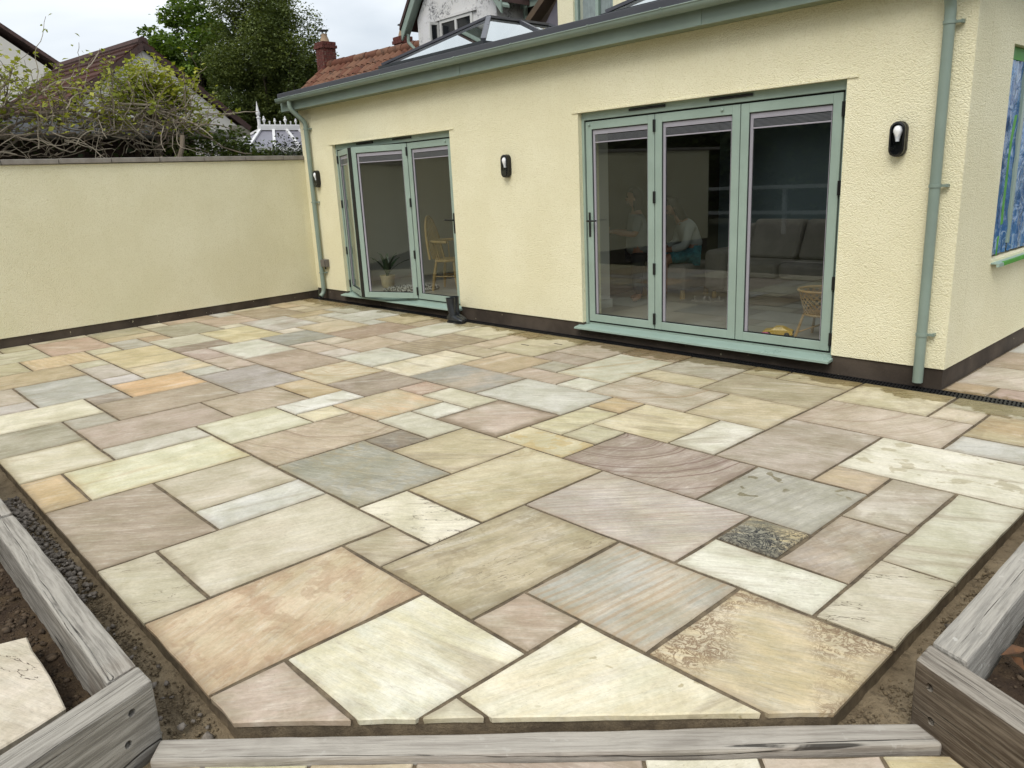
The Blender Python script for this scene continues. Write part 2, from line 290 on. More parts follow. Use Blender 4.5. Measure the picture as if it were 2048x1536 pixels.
def sandstone_group():
    g = bpy.data.node_groups.new('sandstone', 'ShaderNodeTree'); nt = NT(g)
    F = [('A', 'NodeSocketColor', None), ('B', 'NodeSocketColor', None), ('C', 'NodeSocketColor', None)] + [(k, 'NodeSocketFloat', v) for k, v in
        dict(Seed=0, Angle=0, Stretch=5, Band=0, Ring=0, BandScale=5, Swirl=1, Mottle=0, Fern=0, Crack=0, Edge=.2, HX=.3, HY=.3, Spots=0).items()]
    for n, t, d in F:
        s = g.interface.new_socket(n, in_out='INPUT', socket_type=t)
        if d is not None: s.default_value = d
    g.interface.new_socket('Shader', in_out='OUTPUT', socket_type='NodeSocketShader')
    gi = nt('GroupInput').outputs; go = nt('GroupOutput')
    obj = nt('TexCoord').outputs['Object']; pos = nt('NewGeometry').outputs['Position']
    sv = nt('CombineXYZ', X=nt.math('MULTIPLY', gi['Seed'], 17.3), Y=nt.math('MULTIPLY', gi['Seed'], 31.7), Z=nt.math('MULTIPLY', gi['Seed'], 7.9)).outputs[0]
    p = nt('VectorMath', {'operation': 'ADD'}, i0=obj, i1=sv).outputs[0]
    pr = nt('VectorRotate', {'rotation_type': 'Z_AXIS'}, Vector=p, Angle=gi['Angle']).outputs[0]
    st = nt('VectorMath', {'operation': 'MULTIPLY'}, i0=pr, i1=nt('CombineXYZ', X=1.0, Y=gi['Stretch'], Z=1.0).outputs[0]).outputs[0]
    n1 = nt.noise(p, 1.9, 3, .5, .8)
    n2 = nt.noise(st, 4.2, 5, .68, .6)
    n3 = nt.noise(p, 60, 3, .7)
    n4 = nt.noise(p, 150, 1, .6)
    f = nt.math('ADD', nt.math('MULTIPLY', n1, .55), nt.math('MULTIPLY', n2, .45))
    c = nt.mix(nt.ramp(f, .40, .60), gi['A'], gi['B'])
    big = nt.noise(st, 1.3, 3, .55, 1.0); c = nt.mix(nt.ramp(big, .55, .70, 0, .48), c, nt.mix(.5, gi['C'], (.36, .30, .22, 1))); c = nt.mix(nt.ramp(big, .44, .28, 0, .30), c, (.66, .62, .54, 1))
    # pale and rusty streaks running with the grain
    sf = nt.ramp(nt.noise(st, 9.0, 4, .72, .3), .50, .72)
    c = nt.mix(nt.math('MULTIPLY', sf, .36), c, (.66, .62, .52, 1))
    sf2 = nt.ramp(nt.noise(st, 6.3, 5, .72, .8), .56, .76)
    c = nt.mix(nt.math('MULTIPLY', sf2, .42), c, (.27, .20, .13, 1))
    bl = nt.noise(p, 3.4, 5, .64, .4); vv = nt.ramp(bl, .30, .70, .84, 1.13); c = nt.mix(1.0, c, nt('CombineColor', Red=vv, Green=vv, Blue=nt.ramp(bl, .30, .70, .77, 1.15)).outputs[0], 'MULTIPLY')
    # bands and rings
    wd = nt('TexWave', {'wave_type': 'BANDS', 'bands_direction': 'Y', 'wave_profile': 'SIN'}, Vector=pr, Scale=gi['BandScale'], Distortion=nt.math('MULTIPLY', gi['Swirl'], 2.2), Detail=3.0, Detail_Scale=.55, Detail_Roughness=.6)
    wf = nt.ramp(wd.outputs['Fac'], .35, .95)
    bmod = nt.ramp(nt.noise(st, 2.1, 3), .35, .62, .15, 1)
    c = nt.mix(nt.math('MULTIPLY', nt.math('MULTIPLY', wf, gi['Band']), bmod), c, gi['C'])
    ctr = nt('CombineXYZ', X=nt.math('MULTIPLY', gi['HX'], -1.15), Y=nt.math('MULTIPLY', gi['HY'], .75), Z=0.0).outputs[0]
    pc = nt('VectorMath', {'operation': 'SUBTRACT'}, i0=obj, i1=ctr).outputs[0]
    wp = nt('VectorMath', {'operation': 'MULTIPLY'}, i0=pc, i1=(1.0, 1.35, 1)).outputs[0]
    dn = nt('VectorMath', {'operation': 'LENGTH'}, i0=wp).outputs['Value']
    dn = nt.math('ADD', dn, nt.math('MULTIPLY', nt.math('SUBTRACT', nt.noise(p, 3.1, 2, .4), .5), nt.math('MULTIPLY', gi['Swirl'], .22)))
    line = nt('CombineXYZ', X=dn, Y=0.0, Z=gi['Seed']).outputs[0]
    rn = nt.noise(line, nt.math('MULTIPLY', gi['BandScale'], 4.0), 3, .8)
    rf = nt.ramp(rn, .50, .60)
    rfade = nt.ramp(nt.noise(line, 7.0, 1), .40, .55)
    c = nt.mix(nt.math('MULTIPLY', nt.math('MULTIPLY', rf, gi['Ring']), rfade), c, gi['C'])
    # flaked patches
    mf = nt.ramp(nt.noise(p, 7.5, 4, .62, .4), .53, .57)
    c = nt.mix(nt.math('MULTIPLY', mf, nt.math('MULTIPLY', gi['Mottle'], .55)), c, gi['C'])
    # fern-like mineral growth
    fz = nt.ramp(nt.noise(p, 2.4, 2), .44, .60)
    fp = nt.math('ABSOLUTE', nt.math('SUBTRACT', nt.noise(p, 19.0, 6, .75, 1.0), .5))
    ff = nt.math('SUBTRACT', 1.0, nt.ramp(fp, .015, .06))
    c = nt.mix(nt.math('MULTIPLY', nt.math('MULTIPLY', ff, fz), gi['Fern']), c, gi['C'])
    ckm = nt.ramp(nt.noise(p, 3.0, 1), .46, .54); ck = nt.math('ABSOLUTE', nt.math('SUBTRACT', nt.noise(st, 1.5, 5, .62), .5)); ck = nt.ramp(ck, .0015, .006, 1, 0)
    c = nt.mix(nt.math('MULTIPLY', nt.math('MULTIPLY', ck, ckm), gi['Crack']), c, (.12, .09, .065, 1))
    # fine grain
    c = nt.mix(1.0, c, nt('CombineColor', Red=nt.ramp(n3, .25, .75, .92, 1.06), Green=nt.ramp(n3, .25, .75, .92, 1.06), Blue=nt.ramp(n3, .25, .75, .91, 1.06)).outputs[0], 'MULTIPLY')
    c = nt.mix(nt.ramp(n4, .72, .78, 0, .34), c, (.10, .085, .065, 1))
    # grout stain along the edges
    sx = nt('SeparateXYZ', Vector=obj)
    ex = nt.math('SUBTRACT', gi['HX'], nt.math('ABSOLUTE', sx.outputs[0])); ey = nt.math('SUBTRACT', gi['HY'], nt.math('ABSOLUTE', sx.outputs[1]))
    de = nt.math('ADD', nt.math('MINIMUM', ex, ey), nt.math('MULTIPLY', nt.math('SUBTRACT', nt.noise(p, 9, 3, .6), .5), .085))
    ef = nt('MapRange', {'interpolation_type': 'SMOOTHSTEP'}, Value=de, From_Min=0.0, From_Max=nt.math('MULTIPLY_ADD', gi['Edge'], .06, .035), To_Min=1.0, To_Max=0.0).outputs[0]
    ecol = nt.mix(.55, gi['C'], (.24, .195, .125, 1))
    c = nt.mix(nt.math('MULTIPLY', ef, nt.math('ADD', nt.math('MULTIPLY', gi['Edge'], .85), .10)), c, ecol)
    # damp: drying patches and the strip along the drain
    sp = nt.ramp(nt.noise(p, 8.5, 3, .5, .3), .60, .625)
    spa = nt.ramp(nt.noise(p, 1.9, 1), .44, .50)
    spots = nt.math('MULTIPLY', nt.math('MULTIPLY', sp, spa), gi['Spots'])
    ps = nt('SeparateXYZ', Vector=pos)
    wy = nt.math('ADD', ps.outputs[1], nt.math('MULTIPLY', nt.math('SUBTRACT', nt.noise(pos, 3.2, 4, .62), .5), .62))
    dry = nt.ramp(nt.noise(pos, .55, 1), .35, .6, 0, .14)
    wet = nt.ramp(nt.math('SUBTRACT', wy, dry), 5.545, 5.57)
    wet = nt.math('MULTIPLY', wet, nt.ramp(wy, 6.06, 6.10, 1, 0))
    wetf = nt.math('MAXIMUM', spots, wet)
    c = nt.mix(nt.math('MULTIPLY', wetf, .85), c, nt.mix(1.0, c, (.50, .44, .30, 1), 'MULTIPLY'))
    rough = nt.math('SUBTRACT', nt.ramp(n2, .3, .7, .62, .80), nt.math('MULTIPLY', wetf, .42))
    h = nt.math('ADD', nt.noise(st, 5, 4, .60), nt.math('MULTIPLY', n3, .07))
    nrm = nt.bump(h, .75, .012)
    b = nt('BsdfPrincipled', Base_Color=c, Roughness=rough); g.links.new(nrm, b.inputs['Normal']); b.inputs['Specular IOR Level'].default_value = .35
    g.links.new(b.outputs[0], go.inputs['Shader'])
    return g
SANDG = sandstone_group()
def soft(h, f=.24):
    c = hexc(h, KS); c = (c[0], min(c[1], c[0]*.985), min(c[2], c[0]*.93), 1); g = (c[0]+c[1]+c[2])/3; return tuple((x*(1-f)+g*f)*(1.025, 1.0, .925)[i] for i, x in enumerate(c[:3]))+(1,)
def stone_mat(A, B=None, hx=.3, hy=.3, seed=0.0, **d):
    m, nt = newmat('sandstone'); n = nt('Group'); n.node_tree = SANDG; i = n.inputs
    i['A'].default_value = soft(A); i['B'].default_value = soft(B or A); i['C'].default_value = hexc(d.get('c', '8F7B62'), KS)
    i['Seed'].default_value = seed; i['HX'].default_value = hx; i['HY'].default_value = hy
    i['Angle'].default_value = -R(d.get('s', 20+seed*37 % 60)); i['Stretch'].default_value = d.get('x', 5.0)
    i['Band'].default_value = d.get('b', 0); i['Ring'].default_value = d.get('r', 0); i['BandScale'].default_value = d.get('q', 5.0)
    i['Swirl'].default_value = d.get('d', 1.0); i['Mottle'].default_value = d.get('m', .12); i['Fern'].default_value = d.get('f', 0); i['Crack'].default_value = d.get('k', 0); i['Edge'].default_value = d.get('e', .38); i['Spots'].default_value = d.get('w', 0)
    o = nt('OutputMaterial'); nt.t.links.new(n.outputs[0], o.inputs['Surface'])
    return m

# ------------------------------------------------------------------ patio
WX = lambda y: -11.028+(5.93-y)*(0.3035/4.347)          # face of the garden wall, slightly off square
YF, XR, YD, CUT = .727, -.870, 5.842, -2.945            # patio edges; CUT : x-y of the chamfered corner
def clip(poly, a, b, c):
    """keep a*x+b*y<=c"""
    out = []
    for i in range(len(poly)):
        p, q = poly[i], poly[(i+1) % len(poly)]; dp = a*p[0]+b*p[1]-c; dq = a*q[0]+b*q[1]-c
        if dp <= 0: out.append(p)
        if dp*dq < 0: t = dp/(dp-dq); out.append((p[0]+t*(q[0]-p[0]), p[1]+t*(q[1]-p[1])))
    return out
def slab_mesh(poly, z, thick=.024, rr=None, jit=.0024, step=.11):
    """riven slab: uneven edge, small arris, flat-ish top; returns MB in world space and its centre"""
    rr = rr or rnd
    pts = []
    n = len(poly)
    for i in range(n):
        a, b = Vector(poly[i]), Vector(poly[(i+1) % n]); d = b-a; L = d.length
        if L < 1e-4: continue
        nn = Vector((d.y, -d.x))/L; k = max(2, int(L/step))
        for j in range(k):
            t = j/k
            off = 0 if j == 0 else rr.uniform(-jit*1.6, jit*.4)
            pts.append(a+d*t+nn*off)
    c = Vector((sum(p[0] for p in poly)/n, sum(p[1] for p in poly)/n))
    def ring(ins, zz, jz=0):
        o = []
        m = len(pts)
        for i, p in enumerate(pts):
            a, b = pts[i-1], pts[(i+1) % m]; t = (b-a).normalized(); nn = Vector((-t.y, t.x))
            if (c-p).dot(nn) < 0: nn = -nn
            q = p+nn*ins; o.append((q.x, q.y, zz+rr.uniform(-jz, jz)))
        return o
    mb = MB(); m = len(pts)
    r0, r1, r2 = ring(.004, z-thick), ring(0, z-.0045, .0012), ring(.0055, z)
    V = r0+r1+r2; Fc = []
    for k in (0, 1):
        for i in range(m): Fc.append((k*m+i, k*m+(i+1) % m, (k+1)*m+(i+1) % m, (k+1)*m+i))
    Fc.append(tuple(range(2*m, 3*m))); Fc.append(tuple(range(m-1, -1, -1)))
    mb.add(V, Fc)
    return mb, c
def mortar_mat():
    m, nt = newmat('mortar'); p = nt('NewGeometry').outputs['Position']
    n = nt.noise(p, 14, 6, .7); n2 = nt.noise(p, 3, 3)
    c = nt.mix(nt.ramp(n, .3, .7), hexc('65594A', .75), hexc('94846B', .75)); c = nt.mix(nt.ramp(n2, .45, .65, 0, .5), c, hexc('5E5546', .7))
    finish(nt, c, .9, nt.bump(nt.noise(p, 120, 4, .7), .7, .006), spec=.2); return m
MORTAR = mortar_mat()
J = .0085
pat_poly = [(-11.3, YF+.012), (-2.945-.012+YF+.012+.006, YF+.012), (XR-.012, XR-.012-CUT+.008), (XR-.012, YD), (-11.3, YD)]
pat_poly[1] = (YF+.012+CUT-.016, YF+.012); pat_poly[2] = (XR-.012, XR-.012-CUT+.016)
patio = MB().prism(pat_poly, -.16, -.0085).build('patio', MORTAR)
struct(patio)
def lay(name, x0, x1, y0, y1, d, parent, z=0.0, clips=(), seed=None, jn=J):
    poly = [(x0+jn, y0+jn), (x1-jn, y0+jn), (x1-jn, y1-jn), (x0+jn, y1-jn)]
    for a, b, c in clips: poly = clip(poly, a, b, c)
    mb, c = slab_mesh(poly, z+rnd.uniform(-.002, .0015))
    seed = rnd.uniform(0, 40) if seed is None else seed
    cx, cy = (x0+x1)/2, (y0+y1)/2
    kw = {k: v for k, v in d.items() if k not in 'AB'}
    m = stone_mat(d['A'], d['B'], (x1-x0)/2, (y1-y0)/2, seed, **kw)
    return mb.build('paving_slab', m, parent, origin=(cx, cy, z))
for nm, (x0, x1, y0, y1) in SLABS.items():
    d = SLABC.get(nm, {'A': 'C8BBA0', 'B': 'CFC4AD'})
    clips = []
    if nm in ('n2', 'n3', 'n4', 'n5', 'n6'): clips.append((1, -1, CUT))
    if x0 < -10.6:
        k = 0.3035/4.347
        clips.append((-1, -k, -(-11.028+5.93*k)-.012))
    if abs(y1-YD) < 1e-3: y1 += J-.003
    if abs(y0-YF) < 1e-3: y0 -= J
    if abs(x1-XR) < 1e-3: x1 += J
    s = lay(nm, x0, x1, y0, y1, d, patio, 0.0, clips)
    if nm == 'n57d':
        DARK0 = simple('slot_dark', '2B2722', .8)
        cx, cy = (x0+x1)/2, (y0+y1)/2
        for dx, dy in ((-.13, -.10), (.13, .12)):
            MB().box(cx+dx-.055, cx+dx+.055, cy+dy-.008, cy+dy+.008, -.003, .0022).build('lifting_slot', DARK0, s)
# drain channel along the house
BLACKP = simple('black_plastic', '17181A', .45, .3, 20, 90, .2)
dr = thing('drain_channel', (-6, 5.9, 0), 'long black slotted drain channel between the patio slabs and the house wall', 'drain')
MB().box(-11.05, -.87, YD+.001, YD+.014, -.08, -.002).box(-11.05, -.87, 5.966, 5.979, -.08, -.0025).box(-11.05, -.87, YD+.014, 5.966, -.085, -.06).build('channel', BLACKP, dr)
gm = MB()
for i in range(int((11.04-.88)/.026)):
    x = -11.03+i*.026
    gm.obox((x, (YD+5.966)/2+.007, -.008), (.006, 0, 0), (-.010, .056, 0), (0, 0, .006))
gm.box(-11.04, -.88, 5.898, 5.910, -.014, -.0012)
tag(gm.build('grate', BLACKP, dr), kind='stuff')
# ------------------------------------------------------------------ house materials
def render_mat(name, h, bs=1.0, k=1.0, dirt=0.0):
    m, nt = newmat(name); p = nt('NewGeometry').outputs['Position']
    c0 = hexc(h, k); dk = (c0[0]*.93, c0[1]*.92, c0[2]*.88, 1)
    n = nt.noise(p, 1.1, 5, .6)
    c = nt.mix(nt.ramp(n, .35, .7), dk, c0)
    # weather drips and faint grime, strongest as vertical runs
    pv = nt.vmap(p, scale=(3.0, 3.0, .35)); c = nt.mix(nt.ramp(nt.noise(pv, 1.6, 4, .6), .52, .78, 0, .12), c, (c0[0]*.72, c0[1]*.70, c0[2]*.58, 1))
    pj = nt('VectorMath', {'operation': 'ADD'}, i0=p, i1=nt('VectorMath', {'operation': 'SCALE'}, i0=nt('TexNoise', Vector=p, Scale=26.0, Detail=2.0).outputs['Color'], Scale=.03).outputs[0]).outputs[0]
    v = nt('TexVoronoi', {'feature': 'F1'}, Vector=pj, Scale=95.0).outputs['Distance']
    g = nt.noise(p, 110, 3, .65)
    h_ = nt.math('ADD', nt.math('MULTIPLY', v, -1.0), nt.math('MULTIPLY', g, .8))
    nrm = nt.bump(h_, .6*bs, .010)
    c = nt.mix(nt.ramp(h_, -.42, -.1, .35, 0), c, (c0[0]*.72, c0[1]*.68, c0[2]*.52, 1))
    if dirt:
        dz_ = nt.ramp(nt.noise(p, 2.4, 5, .7, .5), .46, .62, 0, dirt); dz2 = nt.ramp(nt.noise(p, 22, 4, .7), .42, .62)
        c = nt.mix(nt.math('MULTIPLY', dz_, dz2), c, hexc('4A4B50'))
    finish(nt, c, .88, nrm, spec=.2); return m
YELLOW = render_mat('cream_render', 'F5EFD0', k=.97)
GREYREND = render_mat('weathered_white_render', 'E8E8EB', k=.9, dirt=.9)
def paint_mat(name, h, rough=.38, k=1.0):
    m, nt = newmat(name); p = nt('NewGeometry').outputs['Position']
    c0 = hexc(h, k); n = nt.noise(p, 3.5, 5, .6)
    c = nt.mix(nt.ramp(n, .35, .7), tuple(x*.90 for x in c0[:3])+(1,), c0)
    c = nt.mix(nt.ramp(nt.noise(p, 30, 4, .7), .62, .75, 0, .10), c, (.35, .33, .27, 1))
    finish(nt, c, nt.ramp(n, .3, .7, rough*.85, rough*1.2), nt.bump(nt.noise(p, 160, 2), .05, .002), spec=.45); return m
SAGE = paint_mat('sage_green_paint', 'A2B5A9', k=.86)
SAGE_PIPE = paint_mat('sage_green_plastic', '95A69A', .42, k=.78)
SAGE_SILL = paint_mat('sage_sill_paint', 'A6BDB2', .32, k=.88)
TRIM = paint_mat('grey_roof_trim', '55565C', .5, k=.75)
DARKM = paint_mat('dark_metal', '23282B', .35)
GASKET = simple('black_rubber', '0E0F10', .6, .2)
def plinth_mat():
    m, nt = newmat('brown_plinth_paint'); p = nt('NewGeometry').outputs['Position']
    n = nt.noise(p, 2.2, 5, .6)
    c = nt.mix(nt.ramp(n, .3, .7), hexc('3E362F', .9), hexc('5A5046', .9))
    c = nt.mix(nt.ramp(nt.noise(p, 26, 2, .4), .735, .75, 0, .8), c, hexc('C9BFA0', .8))
    finish(nt, c, .8, nt.bump(nt.noise(p, 70, 4, .6), .25, .006), spec=.25); return m
PLINTH = plinth_mat()
WHITEWALL = simple('white_plaster', 'DAD7CE', .8, .05, 1.5, 40, .05, k=.8)
TEALWALL = simple('dark_teal_wall', '7A898C', .8, .1, 1.5, 40, .05)
SPACER = simple('grey_blind_plastic', '9C99A1', .5, .05)
BLIND = simple('grey_blind_slats', '75777C', .5, .1)
FELT = simple('roof_felt', '3A3B3E', .9, .2)
def glass_mat(name, tint=(.80, .84, .82), ior=1.5, boost=1.0):
    m, nt = newmat(name)
    ge = nt('NewGeometry'); cs = nt.math('ABSOLUTE', nt('VectorMath', {'operation': 'DOT_PRODUCT'}, i0=ge.outputs['Incoming'], i1=ge.outputs['Normal']).outputs['Value'])
    r0 = .042*boost      # both faces of the sheet together
    f = nt.math('ADD', r0, nt.math('MULTIPLY', nt.math('POWER', nt.math('SUBTRACT', 1.0, cs, clamp=True), 5.0), 1-r0))
    tr = nt('BsdfTransparent', Color=tint+(1,)); gl = nt('BsdfGlossy', Color=(.93, .97, .96, 1), Roughness=.004)
    ms = nt('MixShader', i0=f); nt.t.links.new(tr.outputs[0], ms.inputs[1]); nt.t.links.new(gl.outputs[0], ms.inputs[2])
    o = nt('OutputMaterial'); nt.t.links.new(ms.outputs[0], o.inputs['Surface']); return m
GLASS = glass_mat('door_glass', (.82, .87, .85), 1.52, 2.1)
LGLASS = glass_mat('lantern_glass', (.85, .90, .93), 1.52, 16.0)

WY, XL, XC = 5.98, -11.02, -1.89
house = thing('house_extension', (-6.4, 6.0, 0), 'cream rendered single-storey extension with sage green folding doors and a flat roof', 'house')
D1 = (-10.155, -7.465); D2 = (-5.42, -2.735); DT, DB = 2.247, .135
wall = MB()
wall.box(XL, D1[0], WY, 6.28, .15, 2.79).box(D1[1], D2[0], WY, 6.28, .15, 2.79).box(D2[1], XC, WY, 6.28, .15, 2.79)
for d in (D1, D2): wall.box(d[0], d[1], WY, 6.28, DT, 2.79)
wl = wall.build('front_wall', YELLOW, house)
for d in (D1, D2):   # drip bead above each opening
    MB().box(d[0]-.075, d[1]+.085, WY-.010, WY, DT+.000, DT+.014).build('render_bead', YELLOW, house)
WO = (6.79, 7.95, .86, 2.42)     # side window opening
sw = MB().box(-2.19, XC, 6.282, WO[0], .15, 2.79).box(-2.19, XC, WO[1], 10.2, .15, 2.79).box(-2.19, XC, WO[0], WO[1], .15, WO[2]).box(-2.19, XC, WO[0], WO[1], WO[3], 2.79)
sw.build('side_wall', YELLOW, house)
MB().box(XL, D1[0], 5.994, 6.27, -.1, .149).box(D1[0], D1[1], 5.994, 6.27, -.1, .095).box(D1[1], D2[0], 5.994, 6.27, -.1, .149).box(D2[0], D2[1], 5.994, 6.27, -.1, .095).box(D2[1], XC-.012, 5.994, 6.27, -.1, .149).box(-2.2, XC-.012, 6.271, 10.2, -.1, .149).build('plinth', PLINTH, house)
# eaves
MB().box(-11.19, -1.72, 5.795, 5.815, 2.782, 2.985).build('fascia', SAGE_PIPE, house)
MB().box(-11.19, -11.172, 5.815, 7.2, 2.782, 2.985).build('side_fascia', SAGE_PIPE, house)
for bx, nmx in ((-7.0, 0), (-3.9, 0)): MB().box(bx-.022, bx+.022, 5.7895, 5.7945, 2.784, 2.975).build('fascia_joint', SAGE_PIPE, house)
sbm = MB().box(0, .0985, 5.816, WY+.0, 2.787, 2.796)
first = None
SOFF = paint_mat('soffit_paint', '8F9A7E', .5, k=.75)
for i in range(93):
    x = -11.16+i*.1012
    if first is None: first = sbm.build('soffit_board', SOFF, house); first.location.x += x
    else:
        o = first.copy(); col.objects.link(o); o.location.x = first.location.x+i*.1012
MB().box(-11.17, -1.73, 5.816, WY, 2.797, 2.81).build('soffit_backing', GASKET, house)
MB().box(-11.21, -1.70, 5.765, 5.785, 2.955, 3.035).box(-11.21, -1.70, 5.785, 5.86, 3.022, 3.035).build('roof_trim', TRIM, house, bevel=.004)
MB().box(-11.21, -11.185, 5.86, 7.4, 2.96, 3.055).build('side_roof_trim', TRIM, house, bevel=.004)
# roof deck with two lantern openings
L1 = (-9.13, -7.13, 6.30, 9.40); L2 = (-5.36, -3.36, 6.42, 9.40)
rf = MB(); xs = [-11.18, L1[0], L1[1], L2[0], L2[1], -1.75]
for i in range(5):
    if i in (1, 3):
        L = L1 if i == 1 else L2
        rf.box(xs[i], xs[i+1], 5.87, L[2], 2.86, 3.018).box(xs[i], xs[i+1], L[3], 10.2, 2.86, 3.018)
    else: rf.box(xs[i], xs[i+1], 5.87, 10.2, 2.86, 3.018)
rf.build('flat_roof', FELT, house)
# gutter: half round, slightly stepped joints
def gutter(x0, x1, y, z, r, name, parent, mat, n=10):
    prof = []
    for i in range(n+1):
        a = math.pi*i/n; prof.append((y-math.cos(a)*r, z-math.sin(a)*r))
    prof += [(p[0]+(-1 if 0 else 0), p[1]) for p in []]
    inner = [(y-math.cos(math.pi*i/n)*(r-.004), z-math.sin(math.pi*i/n)*(r-.004)) for i in range(n, -1, -1)]
    P = prof+inner
    mb = MB().prism_along([(x0, p[0], p[1]) for p in P], [(x1, p[0], p[1]) for p in P])
    mb.tube([(x0, y-r, z), (x1, y-r, z)], .006, 6)
    return mb.build(name, mat, parent, smooth=True)
GY, GZ = 5.735, 2.948
gutter(-11.13, -1.68, GY, GZ, .056, 'gutter', house, SAGE_PIPE)
for x in (-10.72, -10.47, -9.55, -8.35, -7.28, -6.92, -6.02, -5.0, -4.2, -3.2, -2.4):
    wdt = .085 if x in (-10.72, -7.1) else .02
    gutter(x-wdt/2, x+wdt/2, GY, GZ+.004, .0625, 'gutter_bracket', house, SAGE_PIPE)
MB().prism_along([(-11.137, GY-math.cos(math.pi*i/10)*.058, GZ-math.sin(math.pi*i/10)*.058) for i in range(11)], [(-11.13, GY-math.cos(math.pi*i/10)*.058, GZ-math.sin(math.pi*i/10)*.058) for i in range(11)]).build('gutter_end_cap', SAGE_PIPE, house)
# downpipes
def arc_pts(P):
    out = [Vector(P[0])]
    for i in range(1, len(P)-1):
        a, b, c = Vector(P[i-1]), Vector(P[i]), Vector(P[i+1]); r = .05
        p0 = b+(a-b).normalized()*r; p1 = b+(c-b).normalized()*r
        for t in (0, .25, .5, .75, 1): out.append(p0*(1-t)**2+b*2*t*(1-t)+p1*t*t)
    out.append(Vector(P[-1])); return out
PL = [(-10.80, GY, 2.90), (-10.80, GY, 2.79), (-10.745, 5.925, 2.60), (-10.745, 5.925, .10), (-10.745, 5.86, .045)]
dpl = MB().tube(arc_pts(PL), .034, 14).build('downpipe', SAGE_PIPE, house, smooth=True)
MB().lathe([(.031, 0), (.031, .004)], (-10.745, 5.853, .040), 12, 'y').build('pipe_mouth', GASKET, dpl)
PR = [(-2.045, GY, 2.90), (-2.045, GY, 2.79), (-2.045, 5.925, 2.62), (-2.045, 5.925, .045)]
dpr = MB().tube(arc_pts(PR), .036, 16).build('downpipe', SAGE_PIPE, house, smooth=True)
for px_, pp in ((-10.745, dpl), (-2.045, dpr)):
    for z in (2.51, 1.46, .405):
        MB().lathe([(.036, -.012), (.041, -.011), (.041, .011), (.036, .012)], (px_, 5.925, z), 16).build('pipe_collar', SAGE_PIPE, pp, smooth=True)
        MB().box(px_+.036, px_+.072, 5.935, 5.962, z-.008, z+.008).box(px_+.062, px_+.078, 5.94, 5.98, z-.011, z+.011).build('pipe_clip', SAGE_PIPE, pp)
# ------------------------------------------------------------------ folding doors
def sash(parent, a, b, z0, z1, depth=.062, rail=.075, blind=True, hinge_side=None, flip=1, name='door_leaf'):
    """one glazed leaf from plan point a to plan point b; outer face towards -normal"""
    a, b = Vector((a[0], a[1], 0)), Vector((b[0], b[1], 0)); d = (b-a); L = d.length; d.normalize()
    n = Vector((d.y, -d.x, 0))*flip       # outwards
    up = Vector((0, 0, 1))
    def bx(mb, s0, s1, zz0, zz1, o0, o1):
        c = a+d*((s0+s1)/2)+n*((o0+o1)/2)+up*((zz0+zz1)/2)
        mb.obox(c, d*(abs(s1-s0)/2), n*(abs(o1-o0)/2), up*(abs(zz1-zz0)/2))
    fr = MB()
    bx(fr, 0, rail, z0, z1, -depth, 0); bx(fr, L-rail, L, z0, z1, -depth, 0)
    bx(fr, rail, L-rail, z0, z0+rail, -depth, 0); bx(fr, rail, L-rail, z1-rail, z1, -depth, 0)
    leaf = fr.build(name, SAGE, parent, bevel=.003)
    g = MB(); e = .007
    for s0, s1, q0, q1 in ((rail, rail+e, z0+rail, z1-rail), (L-rail-e, L-rail, z0+rail, z1-rail), (rail+e, L-rail-e, z0+rail, z0+rail+e), (rail+e, L-rail-e, z1-rail-e, z1-rail)):
        bx(g, s0, s1, q0, q1, -.026, -.010)
    g.build('gasket', GASKET, leaf)
    gl = MB(); bx(gl, rail+e, L-rail-e, z0+rail+e, z1-rail-e, -.030, -.024)
    q = gl.v; pane = MB().add([q[0], q[1], q[5], q[4]], [(0, 1, 2, 3)]) if False else gl
    # single sheet keeps the pane from tinting twice
    c0 = a+d*(rail+e)-n*.027; c1 = a+d*(L-rail-e)-n*.027
    MB().add([c0+up*(z0+rail+e), c1+up*(z0+rail+e), c1+up*(z1-rail-e), c0+up*(z1-rail-e)], [(0, 1, 2, 3)]).build('glass_pane', GLASS, leaf)
    if blind:
        s = MB(); i0 = rail+e
        bx(s, i0, L-i0, z1-i0-.042, z1-i0, -.0255, -.016); bx(s, i0, i0+.026, z0+i0, z1-i0-.043, -.0255, -.016); bx(s, L-i0-.008, L-i0, z0+i0, z1-i0-.043, -.0255, -.016)
        s.build('blind_frame', SPACER, leaf)
        bl = MB()
        for k in range(6): bx(bl, i0+.027, L-i0-.009, z1-i0-.052-k*.0095-.004, z1-i0-.052-k*.0095, -.0255, -.017)
        bl.build('folded_blind', BLIND, leaf)
        bb = MB(); bx(bb, i0+.027, L-i0-.009, z1-i0-.122, z1-i0-.110, -.0255, -.015); bb.build('blind_rail', SPACER, leaf)
    return leaf
HINGE = simple('black_hinge', '121314', .35, .2)
def hinges(parent, x, y, zs, n=(0, -1, 0)):
    for z in zs:
        MB().box(x-.012, x+.012, y-.016, y+.004, z-.055, z+.055).build('hinge', HINGE, parent, bevel=.003)
